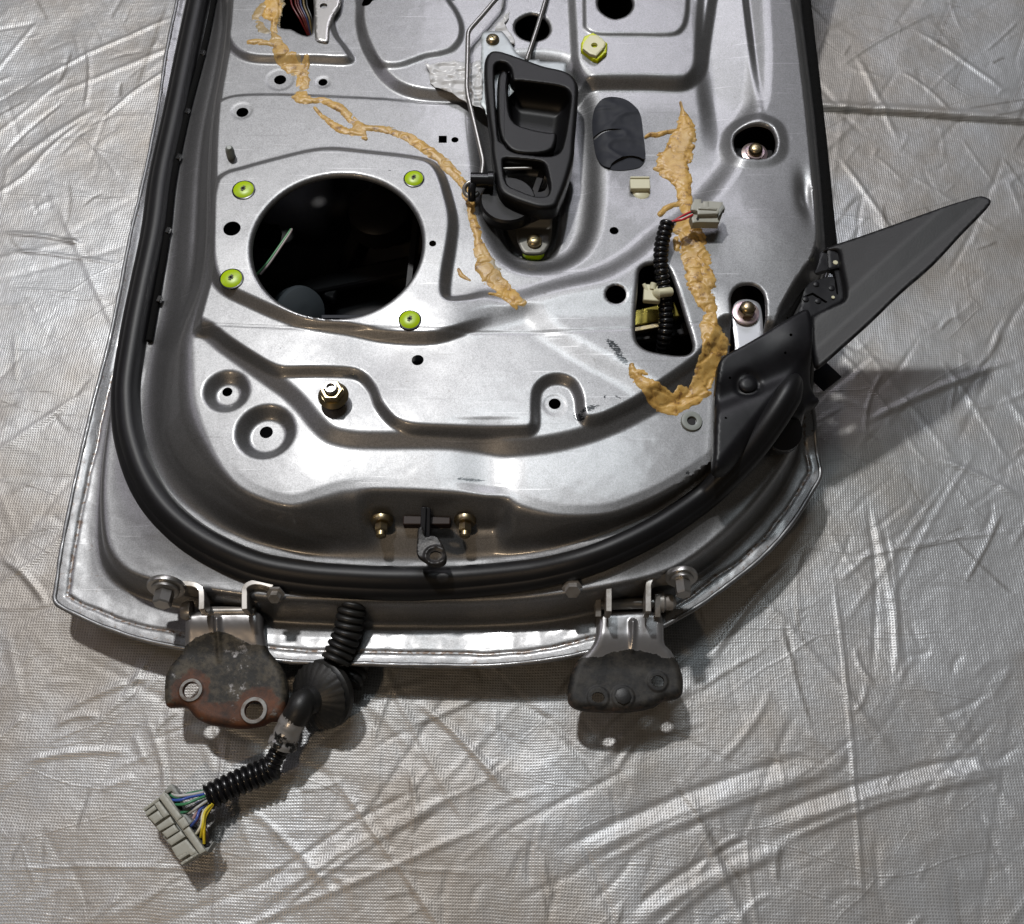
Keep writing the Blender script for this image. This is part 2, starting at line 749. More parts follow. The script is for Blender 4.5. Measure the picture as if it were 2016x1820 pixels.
    nt.links.new(mxw.outputs[0], mr.inputs['Value'])
    mw.inputs[0].default_value = 1
    nt.links.new(cr.outputs[0], mw.inputs[6])
    nt.links.new(mr.outputs[0], mw.inputs[7])
    # darker tone along creases
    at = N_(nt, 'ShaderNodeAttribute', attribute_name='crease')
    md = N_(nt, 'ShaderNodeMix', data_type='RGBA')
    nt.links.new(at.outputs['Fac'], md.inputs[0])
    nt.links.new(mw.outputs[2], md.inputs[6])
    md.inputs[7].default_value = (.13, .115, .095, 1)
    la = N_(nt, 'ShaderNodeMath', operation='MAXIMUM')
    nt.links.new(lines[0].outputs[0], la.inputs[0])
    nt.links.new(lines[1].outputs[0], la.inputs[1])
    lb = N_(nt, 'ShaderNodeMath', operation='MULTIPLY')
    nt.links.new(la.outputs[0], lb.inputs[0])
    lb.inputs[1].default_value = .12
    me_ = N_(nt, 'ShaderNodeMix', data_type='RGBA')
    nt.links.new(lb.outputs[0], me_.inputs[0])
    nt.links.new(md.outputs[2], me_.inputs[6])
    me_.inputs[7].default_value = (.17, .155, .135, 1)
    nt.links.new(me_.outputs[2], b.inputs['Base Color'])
    rn = N_(nt, 'ShaderNodeMapRange')
    rn.inputs['From Min'].default_value = .3
    rn.inputs['From Max'].default_value = .7
    rn.inputs['To Min'].default_value = .50
    rn.inputs['To Max'].default_value = .37
    nt.links.new(cn.outputs[0], rn.inputs['Value'])
    nt.links.new(rn.outputs[0], b.inputs['Roughness'])
    return m


M = {}
M['paint'] = paint_material()
M['tarp'] = tarp_material()
M['rubber'] = mat('black_rubber', (.006, .006, .007), 0, .44, 0, .35, bump=(400, .06), var=((.011, .011, .012), 18, .4, .7))
M['plastic'] = mat('black_plastic', (.0045, .0045, .005), 0, .40, 0, .25, bump=(1500, .08))
M['gloss_black'] = mat('glossy_black_plastic', (.007, .007, .008), 0, .24, 0, .45)
M['black_metal'] = mat('black_painted_steel', (.006, .006, .0075), 0, .42, .0, .30, bump=(90, .12), var=((.013, .013, .015), 30, .4, .7))
M['dark'] = mat('dark_primer', (.016, .016, .019), 0, .6, 0, .3, bump=(60, .5), var=((.030, .028, .026), 30, .45, .65))
M['zinc'] = mat('zinc_plate', (.34, .365, .37), .8, .45, 0, .5, bump=(300, .05), var=((.26, .275, .275), 60, .35, .7))
M['bright'] = mat('bright_steel', (.40, .39, .375), .9, .34, 0, .5, bump=(500, .08))
M['brass'] = mat('yellow_zinc', (.44, .35, .17), 1, .33, 0, .5, var=((.36, .30, .24), 220, .35, .7))
M['pink_zinc'] = mat('pink_zinc', (.48, .36, .42), .8, .35, 0, .5, var=((.55, .46, .36), 200, .4, .7))
M['lime'] = mat('lime_plastic', (.40, .58, .0), 0, .35, 0, .5, bump=(300, .05))
M['lime_dark'] = mat('lime_slot', (.05, .06, .005), 0, .5)
M['cream'] = mat('cream_plastic', (.62, .60, .42), 0, .4, 0, .5)
M['pale_green'] = mat('pale_translucent_plastic', (.50, .54, .44), 0, .35, 0, .5)
M['grey_plastic'] = mat('grey_connector', (.36, .36, .31), 0, .45, 0, .5, bump=(600, .08))
M['grey_shadow'] = mat('grey_connector_shaded', (.25, .26, .24), 0, .5)  # darker copy of the plug grey, shade put into its colour
M['grommet'] = mat('grey_green_plastic', (.24, .26, .24), 0, .42)
M['boot'] = mat('boot_rubber', (.010, .010, .010), 0, .45, 0, .45, bump=(300, .15), var=((.022, .021, .018), 40, .45, .7))
M['foam'] = mat('felt', (.004, .004, .004), 0, .95, 0, .15, bump=(900, 1.0))
M['film'] = mat('torn_film', (.60, .60, .60), 0, .30, 0, .5, bump=(60, .3))
M['tape'] = mat('foil_tape', (.42, .41, .40), .55, .30, 0, .6, bump=(150, .25), var=((.02, .02, .02), 75, .54, .60))
M['patch'] = mat('bitumen_patch', (.020, .022, .029), 0, .55, 0, .2, bump=(45, .5))
M['glass'] = mat('inner_plastic', (.045, .055, .062), 0, .45)


def sealant_material():
    m = mat('butyl_sealant', (.55, .36, .16), 0, .33, 0, .5)
    nt = m.node_tree
    b = nt.nodes['Principled BSDF']
    tc = nt.nodes['Texture Coordinate']
    n = N_(nt, 'ShaderNodeTexNoise')
    n.inputs['Scale'].default_value = 130
    n.inputs['Detail'].default_value = 8
    n.inputs['Roughness'].default_value = .7
    nt.links.new(tc.outputs['Object'], n.inputs['Vector'])
    r = N_(nt, 'ShaderNodeValToRGB')
    e = r.color_ramp.elements
    e[0].position = .36
    e[0].color = (.24, .125, .045, 1)
    e[1].position = .46
    e[1].color = (.58, .350, .095, 1)
    q = e.new(.7)
    q.color = (.70, .475, .17, 1)
    nt.links.new(n.outputs[0], r.inputs[0])
    at = N_(nt, 'ShaderNodeAttribute', attribute_name='dirty')
    mx = N_(nt, 'ShaderNodeMix', data_type='RGBA')
    nt.links.new(at.outputs['Fac'], mx.inputs[0])
    nt.links.new(r.outputs[0], mx.inputs[6])
    mx.inputs[7].default_value = (.24, .20, .12, 1)
    nt.links.new(mx.outputs[2], b.inputs['Base Color'])
    bp = N_(nt, 'ShaderNodeBump')
    bp.inputs['Strength'].default_value = .4
    bp.inputs['Distance'].default_value = .0015
    nt.links.new(n.outputs[0], bp.inputs['Height'])
    nt.links.new(bp.outputs[0], b.inputs['Normal'])
    return m


def hinge_material(name, c_clean, c_dirt, c_rust):
    m = mat(name, c_clean, .6, .4)
    nt = m.node_tree
    b = nt.nodes['Principled BSDF']
    tc = nt.nodes['Texture Coordinate']
    n = N_(nt, 'ShaderNodeTexNoise')
    n.inputs['Scale'].default_value = 75
    n.inputs['Detail'].default_value = 9
    n.inputs['Roughness'].default_value = .72
    nt.links.new(tc.outputs['Object'], n.inputs['Vector'])
    a1 = N_(nt, 'ShaderNodeAttribute', attribute_name='dirt_dark')
    a2 = N_(nt, 'ShaderNodeAttribute', attribute_name='rust')
    prev = None
    outs = []
    for a, lo, hi in ((a1, .52, .60), (a2, .50, .62)):
        ad = N_(nt, 'ShaderNodeMath', operation='ADD')
        nt.links.new(a.outputs['Fac'], ad.inputs[0])
        nt.links.new(n.outputs[0], ad.inputs[1])
        sb = N_(nt, 'ShaderNodeMath', operation='SUBTRACT')
        nt.links.new(ad.outputs[0], sb.inputs[0])
        sb.inputs[1].default_value = .5
        mr = N_(nt, 'ShaderNodeMapRange')
        mr.inputs['From Min'].default_value = lo
        mr.inputs['From Max'].default_value = hi
        nt.links.new(sb.outputs[0], mr.inputs['Value'])
        outs.append(mr)
    n2 = N_(nt, 'ShaderNodeTexNoise')
    n2.inputs['Scale'].default_value = 60
    n2.inputs['Detail'].default_value = 12
    n2.inputs['Roughness'].default_value = .75
    nt.links.new(tc.outputs['Object'], n2.inputs['Vector'])
    rd = N_(nt, 'ShaderNodeValToRGB')
    rd.color_ramp.elements[0].position = .44
    rd.color_ramp.elements[1].position = .60
    rd.color_ramp.elements[0].color = (*c_dirt[0], 1)
    rd.color_ramp.elements[1].color = (*c_dirt[1], 1)
    nt.links.new(n2.outputs[0], rd.inputs[0])
    rr = N_(nt, 'ShaderNodeValToRGB')
    rr.color_ramp.elements[0].position = .38
    rr.color_ramp.elements[1].position = .66
    rr.color_ramp.elements[0].color = (*c_rust[0], 1)
    rr.color_ramp.elements[1].color = (*c_rust[1], 1)
    nt.links.new(n2.outputs[0], rr.inputs[0])
    m1 = N_(nt, 'ShaderNodeMix', data_type='RGBA')
    nt.links.new(outs[0].outputs[0], m1.inputs[0])
    m1.inputs[6].default_value = (*c_clean, 1)
    nt.links.new(rd.outputs[0], m1.inputs[7])
    m2 = N_(nt, 'ShaderNodeMix', data_type='RGBA')
    nt.links.new(outs[1].outputs[0], m2.inputs[0])
    nt.links.new(m1.outputs[2], m2.inputs[6])
    nt.links.new(rr.outputs[0], m2.inputs[7])
    nt.links.new(m2.outputs[2], b.inputs['Base Color'])
    mm = N_(nt, 'ShaderNodeMapRange')
    mm.inputs['To Min'].default_value = .75
    mm.inputs['To Max'].default_value = .05
    nt.links.new(outs[0].outputs[0], mm.inputs['Value'])
    nt.links.new(mm.outputs[0], b.inputs['Metallic'])
    mr = N_(nt, 'ShaderNodeMapRange')
    mr.inputs['To Min'].default_value = .32
    mr.inputs['To Max'].default_value = .62
    nt.links.new(outs[0].outputs[0], mr.inputs['Value'])
    nt.links.new(mr.outputs[0], b.inputs['Roughness'])
    bp = N_(nt, 'ShaderNodeBump')
    bp.inputs['Distance'].default_value = .001
    sm = N_(nt, 'ShaderNodeMath', operation='MULTIPLY')
    nt.links.new(outs[0].outputs[0], sm.inputs[0])
    sm.inputs[1].default_value = .5
    nt.links.new(sm.outputs[0], bp.inputs['Strength'])
    nt.links.new(n2.outputs[0], bp.inputs['Height'])
    nt.links.new(bp.outputs[0], b.inputs['Normal'])
    return m


M['sealant'] = sealant_material()
M['hinge_a'] = hinge_material('rusty_hinge', (.30, .29, .29), ((.009, .008, .006), (.075, .062, .042)), ((.024, .010, .005), (.12, .038, .011)))
M['hinge_b'] = hinge_material('greasy_hinge', (.34, .335, .34), ((.004, .004, .004), (.030, .027, .022)), ((.05, .035, .025), (.09, .06, .045)))
M['ring'] = mat('bare_washer_ring', (.24, .24, .23), .2, .55, var=((.12, .09, .07), 160, .42, .65))
M['hinge_arm'] = mat('painted_hinge_arm', (.36, .34, .32), .45, .36, .3, .5, var=((.16, .14, .11), 70, .45, .72))

# ------------------------------------------------------------------ tarp
gx0, gx1, gy0, gy1 = -.85, .85, -.62, 1.25


def make_tarp():
    step = .0020
    nx = int((gx1-gx0)/step)
    ny = int((gy1-gy0)/step)
    xs = np.linspace(gx0, gx1, nx)
    ys = np.linspace(gy0, gy1, ny)
    X, Y = np.meshgrid(xs, ys)
    Z = .009*fbm(X*3.1, Y*3.1, 2)+.0016*fbm(X*11+5, Y*11, 2)

    # crumpled facets: cells whose height is a cone about their own point, so the sheet breaks along sharp lines
    def cells(x, y, sd):
        xi = np.floor(x).astype(int)
        yi = np.floor(y).astype(int)
        best = np.full(x.shape, 9.)
        for di in (-1, 0, 1):
            for dj in (-1, 0, 1):
                a = (xi+di+sd*13) % 256
                b = (yi+dj+sd*7) % 256
                px = xi+di+_T[a, b]
                py = yi+dj+_T[b, a]
                d = np.hypot(x-px, y-py)*(.8+.4*_T[(a+3) % 256, (b+9) % 256])
                best = np.minimum(best, d)
        return best
    wx = X+.012*fbm(X*6, Y*6, 2)
    wy = Y+.012*fbm(X*6+40, Y*6+3, 2)
    for k, (ang_, fx, fy, amp) in enumerate(((.75, 6, 13, .0070), (.35, 12, 22, .0028), (2.2, 22, 40, .0012), (1.1, 50, 60, .0005))):
        c, s = math.cos(ang_), math.sin(ang_)
        m = np.clip(.5+2.2*fbm(X*4+k*31, Y*4+k*17, 2), .15, 1)
        Z += .62*amp*m*cells((wx*c+wy*s)*fx+k*5.3, (-wx*s+wy*c)*fy, k)
    Z -= .004
    CR = np.zeros_like(Z)

    def crease(p, q, wd, amp, dirt_dark, bend=0.):  # also darkens a thin line along one flank
        p = np.array(p)
        q = np.array(q)
        e = q-p
        L = np.linalg.norm(e)
        e /= L
        nrm = np.array([-e[1], e[0]])
        pad = wd*3+abs(bend)
        lo = np.minimum(p, q)-pad
        hi = np.maximum(p, q)+pad
        i0, i1 = np.searchsorted(xs, [lo[0], hi[0]])
        j0, j1 = np.searchsorted(ys, [lo[1], hi[1]])
        if i1 <= i0 or j1 <= j0:
            return
        x = X[j0:j1, i0:i1]
        y = Y[j0:j1, i0:i1]
        u = (x-p[0])*e[0]+(y-p[1])*e[1]
        v = (x-p[0])*nrm[0]+(y-p[1])*nrm[1]
        t = u/L
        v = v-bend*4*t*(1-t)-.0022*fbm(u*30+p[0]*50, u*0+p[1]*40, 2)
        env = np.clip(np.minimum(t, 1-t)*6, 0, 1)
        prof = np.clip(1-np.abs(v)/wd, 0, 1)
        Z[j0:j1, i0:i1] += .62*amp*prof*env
        CR[j0:j1, i0:i1] = np.maximum(CR[j0:j1, i0:i1], dirt_dark*env*np.clip(1-np.abs(v+wd*.6)/(wd*.7), 0, 1))
    r = random.Random(5)
    for i in range(620):
        p = (r.uniform(gx0, gx1), r.uniform(gy0, gy1))
        big = r.random() < .3
        right = p[0] > 0
        base = r.choice([.6, .9, 2.1, .3]) if not right else r.choice([.8, 1.0, .5, 1.9, 2.2])
        an = base+r.gauss(0, .25)
        L = r.uniform(.10, .32) if big else r.uniform(.025, .10)
        q = (p[0]+L*math.cos(an), p[1]+L*math.sin(an))
        amp = r.uniform(.0008, .0024)*(1 if r.random() < .6 else -.8)
        crease(p, q, r.uniform(.0026, .0040) if not big else r.uniform(.0032, .0060), amp*(.8 if big else .8), r.uniform(0, .3) if r.random() < .3 else 0, r.uniform(-.006, .006))
    # many short hard creases, mostly running up to the right
    for i in range(1900):
        p = (r.uniform(gx0, gx1), r.uniform(gy0, gy1))
        an = r.choice([.85, .95, 1.15, .6, .45, 2.0, 1.6, 2.6]) if p[0] > -.1 else r.choice([.7, .5, 1.3, 2.2, 2.6, .1, 1.6])
        an += r.gauss(0, .16)
        L = min(.16, .018+r.expovariate(1/.035))
        q = (p[0]+L*math.cos(an), p[1]+L*math.sin(an))
        crease(p, q, r.uniform(.0022, .0038)*(1+L*4), r.choice([1, -1])*r.uniform(.0003, .0011), r.uniform(.2, .7) if r.random() < .3 else 0, r.gauss(0, .002))
    # folds seen in the photograph
    F_ = [((0, 455), (170, 480), .006, .004, .5), ((0, 490), (240, 520), .005, .003, .5), ((10, 330), (190, 210), .010, .005, .1), ((40, 170), (345, 30), .008, .0035, .1),
          ((190, 240), (340, 130), .006, .003, .1), ((0, 1095), (90, 1190), .007, .004, .5), ((170, 90), (165, 210), .005, .003, .2),
          ((1180, 1500), (1380, 1340), .010, .005, .1), ((1100, 1700), (1660, 1500), .014, .005, .05), ((1250, 1820), (1560, 1660), .012, .005, .05),
          ((1500, 1640), (2016, 1500), .012, .006, .05), ((1640, 1110), (1700, 1820), .004, .0028, .15), ((805, 1480), (805, 1820), .003, .0018, .25),
          ((0, 1716), (420, 1716), .003, .0020, .4), ((420, 1716), (1000, 1722), .003, .0015, .2), ((0, 775), (110, 768), .003, .0018, .2), ((0, 568), (190, 585), .003, .0018, .3),
          ((1640, 1110), (2016, 1040), .004, .0022, .1), ((1650, 300), (1790, 520), .006, .003, 0), ((1720, 1000), (1780, 1350), .010, .004, 0), ((1400, 1300), (1560, 1100), .008, .004, 0),
          ((1800, 60), (1980, 180), .008, .0035, 0), ((1650, 130), (1850, 20), .007, .003, 0), ((1700, 830), (2016, 700), .009, .004, 0), ((1850, 900), (2016, 980), .008, .004, 0),
          ((480, 1800), (900, 1560), .010, .004, .05), ((120, 1400), (300, 1330), .008, .003, .05), ((40, 1500), (250, 1480), .007, .003, .05), ((820, 1380), (1000, 1560), .008, .004, .05)]
    for a, b, wd, amp, dirt_dark in F_:
        crease(D(*a, 0), D(*b, 0), wd*.6, amp*(.5 if wd > .0095 else .75), dirt_dark, .004)
        if wd > .009:
            crease(D(a[0]+30, a[1]+22, 0), D(b[0]-20, b[1]+20, 0), wd*.35, amp*.4, dirt_dark, .006)
            crease(D(a[0]-10, a[1]-22, 0), D(b[0]-60, b[1]-16, 0), wd*.35, -amp*.4, dirt_dark, .006)
    # the overlapped seam at the upper right
    sa = D(1560, 210, 0)
    sb_ = D(2016, 240, 0)
    tt = np.clip((X-sa[0])/(sb_[0]-sa[0]), -1, 2)
    yl = sa[1]+(sb_[1]-sa[1])*tt+.004*fbm(X*9, X*0, 2)
    onr = sstep(.25, .30, X)
    st = sstep(0, .0025, Y-yl)*onr
    Z += .0035*st+.003*onr*np.exp(-((Y-yl-.006)/.006)**2)
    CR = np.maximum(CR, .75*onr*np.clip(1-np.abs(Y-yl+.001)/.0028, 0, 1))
    # keep it flat and below the door parts
    Z = .0105*np.tanh(Z/.0105)-.001
    v = np.column_stack([X.ravel(), Y.ravel(), Z.ravel()])
    me = bpy.data.meshes.new('tarpaulin')
    me.vertices.add(len(v))
    me.vertices.foreach_set('co', v.astype(np.float32).ravel())
    i = np.arange(nx-1)[None, :]+np.arange(ny-1)[:, None]*nx
    q = np.stack([i, i+1, i+nx+1, i+nx], -1).reshape(-1, 4)
    me.loops.add(q.size)
    me.loops.foreach_set('vertex_index', q.ravel().astype(np.int32))
    me.polygons.add(len(q))
    me.polygons.foreach_set('loop_start', np.arange(0, q.size, 4, dtype=np.int32))
    me.update()
    at = me.attributes.new('crease', 'FLOAT', 'POINT')
    at.data.foreach_set('value', CR.ravel().astype(np.float32))
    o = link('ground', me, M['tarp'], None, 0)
    tag(o, 'creased silver woven tarpaulin sheet spread on the floor under the car door', kind='structure')


make_tarp()

# ------------------------------------------------------------------ door panel curves (display pixels)
zT, zB, zS1, zS2, zE = .125, .075, .056, .031, .034
T_px = [(453, -330), (453, 0), (446, 100), (425, 225), (418, 352), (418, 460), (414, 540), (398, 600), (384, 657), (385, 713), (388, 780), (400, 827), (413, 862), (438, 915),
        (472, 955), (520, 980), (575, 993), (630, 978), (688, 962), (787, 960), (899, 966), (959, 973), (1002, 976), (1028, 992), (1088, 1010), (1157, 1014), (1217, 1006),
        (1303, 971), (1389, 918), (1440, 870), (1500, 770), (1540, 640), (1570, 585), (1600, 540), (1612, 500), (1610, 440), (1592, 250), (1574, 100), (1560, 0), (1545, -330)]
B_px = [(470, -330), (428, 0), (369, 225), (346, 352), (336, 457), (312, 620), (290, 700), (274, 800), (276, 850), (282, 890), (313, 948), (368, 1001), (442, 1046), (508, 1073),
        (626, 1098), (720, 1107), (821, 1110), (959, 1104), (1088, 1084), (1217, 1040), (1303, 997), (1380, 940), (1440, 890), (1520, 800), (1580, 700), (1605, 600), (1622, 510),
        (1620, 440), (1604, 250), (1586, 100), (1574, 0), (1560, -330)]
E_px = [(425, -330), (349, 0), (327, 105), (309, 225), (283, 352), (258, 457), (227, 620), (206, 710), (186, 787), (163, 885), (140, 985), (118, 1100), (110, 1158), (107, 1180), (116, 1192), (176, 1222), (254, 1251),
        (360, 1276), (480, 1292), (586, 1303), (720, 1307), (866, 1310), (1000, 1308), (1130, 1290), (1230, 1262), (1307, 1232), (1389, 1183), (1496, 1101), (1561, 1028), (1600, 965), (1614, 938), (1612, 910), (1604, 830),
        (1596, 780), (1600, 700), (1612, 600), (1636, 500), (1632, 440), (1614, 250), (1596, 100), (1582, 0), (1568, -330)]
S1_px = [(440, -330), (384, 0), (336, 225), (310, 352), (286, 480), (258, 620), (240, 760), (221, 885), (216, 960), (222, 1040), (236, 1090), (262, 1118), (310, 1135), (420, 1152), (520, 1165), (700, 1172), (900, 1173),
         (1100, 1162), (1250, 1138), (1340, 1105), (1440, 1020), (1510, 935), (1560, 850), (1590, 760), (1598, 680), (1608, 590), (1628, 505), (1625, 440), (1608, 250), (1590, 100), (1578, 0), (1562, -330)]
S2_px = [(430, -330), (366, 0), (324, 225), (298, 352), (273, 480), (243, 620), (212, 770), (196, 860), (186, 960), (180, 1060), (190, 1120), (222, 1158), (290, 1188), (400, 1212), (520, 1230), (700, 1240), (900, 1242),
         (1080, 1230), (1210, 1200), (1320, 1165), (1400, 1125), (1490, 1050), (1550, 975), (1580, 905), (1585, 830), (1590, 740), (1602, 650), (1614, 560), (1632, 500), (1628, 440), (1611, 250), (1593, 100), (1580, 0), (1564, -330)]


def rise(x, y):
    """the belt-line side of the door lies higher than the sill side"""
    a = D(1450, 850, .08)
    return sstep(-.01, .06, x-a[0])*sstep(-.01, .08, y-a[1])


def lv(z, zr, add, x, y):
    k = rise(x, y)
    b = z+add*sstep(-.05, .10, x)
    return b+(zr-b)*k


LEV = {'B': (.075, .117, .030), 'S1': (.069, .110, .022), 'S2': (.033, .104, .014), 'E': (.036, .100, .012)}


def DLv(pts, key):
    z, zr, add = LEV[key]
    out = []
    for p in pts:
        zz = z
        for _ in range(5):
            q = D(p[0], p[1], zz)
            zz = float(lv(z, zr, add, np.array(q[0]), np.array(q[1])))
        out.append(q)
    return out


C_T = smooth(DL(T_px, zT), 4)
C_B = smooth(DLv(B_px, 'B'), 4)
C_S1 = smooth(DLv(S1_px, 'S1'), 4)
C_S2 = smooth(DLv(S2_px, 'S2'), 4)
C_E = smooth(DLv(E_px, 'E'), 4)

zp = .133


def R(pts, z=zp, n=5):
    return smooth(DL(pts, z), n)


FEAT = []   # (polygon, height, wall width)


def feat(pts, h, wd, z=zp, mask=None, fl=.22):
    FEAT.append((R(pts, z), h, wd, mask, fl))


FAR = [(1720, 640), (1720, -420), (300, -420)]
# bolt plate level
feat([(300, 640), (395, 648), (440, 680), (490, 716), (530, 745), (565, 770), (596, 800), (622, 832), (650, 856), (690, 866), (740, 868), (870, 868), (940, 873), (1000, 882), (1080, 876),
      (1150, 860), (1210, 838), (1270, 808), (1330, 774), (1385, 728), (1420, 680), (1440, 650)]+FAR, .007, .016, .128)
# middle level with its U shaped notch
feat([(300, 636), (412, 650), (450, 676), (500, 708), (535, 728), (560, 735), (620, 734), (690, 735), (715, 745), (734, 768), (747, 800), (775, 833), (810, 846), (870, 850), (960, 853), (1040, 852),
      (1053, 840), (1054, 800), (1058, 772), (1076, 754), (1102, 750), (1126, 760), (1139, 785), (1143, 815), (1152, 832), (1180, 830), (1210, 818), (1260, 792), (1310, 760), (1370, 715), (1405, 672), (1425, 640)]+FAR, .007, .009, .133)
# speaker plate and everything right of the ridge
S_px = [(421, 400), (430, 366), (450, 350), (480, 341), (534, 326), (612, 307), (659, 303), (721, 309), (802, 318), (846, 328), (868, 352), (884, 400), (893, 444), (889, 490), (879, 550), (880, 590),
      (915, 592), (960, 584), (1010, 592), (1100, 566), (1180, 545), (1240, 512), (1290, 472), (1345, 435), (1400, 375), (1436, 325), (1440, 292), (1460, 250), (1486, 205), (1492, 100), (1486, -420), (1720, -420),
      (1720, 690), (1440, 690), (1380, 735), (1310, 785), (1275, 772), (1230, 742), (1150, 700), (1100, 668), (1062, 640), (1036, 618), (1000, 625), (950, 640), (860, 668), (760, 664), (690, 652), (600, 640), (545, 622),
      (495, 600), (450, 578), (428, 556), (419, 520), (418, 460)]

mS = lambda X, Y: sstep(D(880, 500, .138)[0], D(985, 500, .138)[0], X)
rdg = lambda X, Y: 1-.45*sstep(D(0, 560, .138)[1], D(0, 640, .138)[1], Y*1.0)
feat(S_px, .008, .011, .138, mask=lambda X, Y: 1-mS(X, Y))
feat(S_px, .0065, .030, .138, mask=lambda X, Y: mS(X, Y)*(1-.5*sstep(D(0, 560, .138)[1], D(0, 640, .138)[1], Y)*sstep(.19, .17, X)), fl=.42)
# gentle lower plate of the left side (below the y=200 line)
feat([(416, 640), (420, 240), (434, 212), (470, 199), (560, 197), (660, 201), (760, 206), (860, 214), (960, 214), (1040, 214), (1300, 214), (1300, 700)], .0020, .004, mask=lambda X, Y: sstep(.075, .0, X)*sstep(.10, .16, Y))
# top left pad
feat([(425, -420), (446, 40), (449, 80), (462, 108), (490, 126), (530, 131), (620, 131), (690, 132), (683, 110), (664, 84), (655, 50), (655, -420)], .006, .008)
# top middle land and the island on it
feat([(715, -420), (712, 20), (712, 60), (722, 100), (748, 150), (778, 180), (815, 196), (870, 203), (960, 205), (1060, 205), (1128, 200), (1160, 182), (1250, 179), (1345, 180), (1372, 160), (1384, 120), (1388, -420)], .007, .012)
feat([(716, -420), (712, 20), (710, 60), (720, 98), (738, 124), (758, 139), (786, 140), (812, 132), (840, 122), (868, 117), (892, 108), (907, 88), (909, 62), (898, 34), (882, 10), (874, -20), (874, -420)], .0032, .007, .14)
# right pad
feat([(1128, -420), (1130, 110), (1136, 148), (1155, 168), (1200, 172), (1280, 172), (1340, 174), (1362, 158), (1371, 130), (1372, -420)], .004, .009, .14)
feat([(1170, -420), (1150, 60), (1172, 76), (1250, 78), (1325, 77), (1345, 60), (1352, 20), (1352, -420)], .0022, .004, .145)
# handle dish
feat([(948, 190), (1000, 140), (1100, 140), (1140, 175), (1158, 215), (1166, 280), (1168, 370), (1160, 450), (1140, 495), (1105, 520), (1060, 530), (1012, 520), (978, 480), (960, 420), (950, 330)], -.012, .030, fl=.45)
feat([(970, 360), (1108, 360), (1108, 420), (1100, 470), (1088, 500), (1066, 512), (1035, 510), (1004, 496), (986, 466), (976, 420)], -.012, .010, .125, fl=.35)
# dimples
DIMP = [((446, 771), 44, .008), ((523, 851), 60, .010)]
for (c, r_, dz) in DIMP:
    FEAT.append((circle(c[0], c[1], r_*.80, .124), -dz, .013, None, .3))
# bolt bump rims
for (x_, y_, r_) in ((553, 163, 27), (479, 227, 20), (637, 168, 14), (1092, 795, 22)):
    FEAT.append((circle(x_, y_, r_, .135), -.0003, .0022, None, .3))
# slot embossings
feat([(1430, 300), (1434, 262), (1458, 242), (1495, 240), (1528, 256), (1538, 290), (1530, 318), (1500, 330), (1455, 328)], .003, .014, .14)
# soft front pocket over the check strap
BB = .003

HOLES = {}


def hole(name, poly):
    HOLES[name] = poly


hole('speaker', [(p[0], p[1]) for p in circle(666, 489, 166, .141, 96)])
hole('d1', circle(447, 771, 10, .118))
hole('d2', circle(524, 851, 13, .116))
hole('tab', circle(1092, 795, 12, .133))
hole('mid', circle(822, 708, 12, .138, 20))
hole('r1', circle(1212, 585, 20, .14))
hole('r2', circle(1208, 461, 9, .134))
hole('s1', circle(461, 461, 17, .141))
hole('s2', circle(853, 490, 7, .141))
hole('u1', circle(553, 163, 12, .135))
hole('u2', circle(637, 168, 9, .135))
hole('u3', circle(479, 227, 12, .137))
hole('u4', circle(896, 280, 7, .138))
hole('sq', DL([(864, 272), (880, 272), (880, 286), (864, 286)], .138))
hole('bolt', circle(660, 790, 19, .133, 24))
hole('top1', R([(1182, 0), (1210, -12), (1238, 2), (1244, 20), (1232, 38), (1208, 45), (1186, 34), (1177, 18)], .146, 4))
hole('top2', R([(1020, 45), (1045, 33), (1072, 42), (1082, 62), (1072, 80), (1046, 86), (1022, 76), (1014, 60)], .142, 4))
hole('slot1', R([(1446, 285), (1450, 262), (1470, 251), (1495, 250), (1516, 258), (1526, 280), (1522, 304), (1505, 315), (1475, 315), (1455, 308)], .144, 4))
hole('slot2', R([(1438, 610), (1438, 590), (1448, 572), (1468, 565), (1488, 569), (1502, 585), (1506, 610), (1505, 660), (1500, 690), (1447, 700), (1443, 650)], .141, 4))
hole('tri', R([(1256, 560), (1259, 537), (1272, 526), (1298, 524), (1314, 534), (1326, 560), (1350, 630), (1364, 680), (1356, 697), (1330, 700), (1275, 690), (1254, 672), (1251, 640)], .141, 4))
hole('top_left', R([(552, -60), (553, 20), (551, 55), (556, 60), (575, 62), (590, 70), (606, 75), (614, 70), (618, 40), (620, -60)], .141, 3))
hole('key', R([(713, 12), (722, 4), (730, 6), (738, 0), (752, -8), (758, 0), (745, 8), (735, 10), (728, 18), (717, 20)], .144, 3))
hole('key2', R([(882, -8), (905, -10), (908, 0), (893, 8), (886, 4)], .142, 3))
hole('film', R([(880, 155), (892, 140), (898, 152), (892, 170), (882, 172)], .142, 3))
LIP = {'speaker': (.0035, .0045), 'tri': (.0025, .004), 'slot1': (.003, .004), 'slot2': (.0015, .002), 'r1': (.0006, .0012), 'top1': (.002, .003), 'top2': (.002, .003), 'top_left': (.002, .003)}

# seam groove lines on the panel
SEAM = [D(*p, .135) for p in [(366, 640), (480, 646), (620, 652), (860, 660), (1110, 662), (1250, 655), (1400, 643), (1560, 636)]]


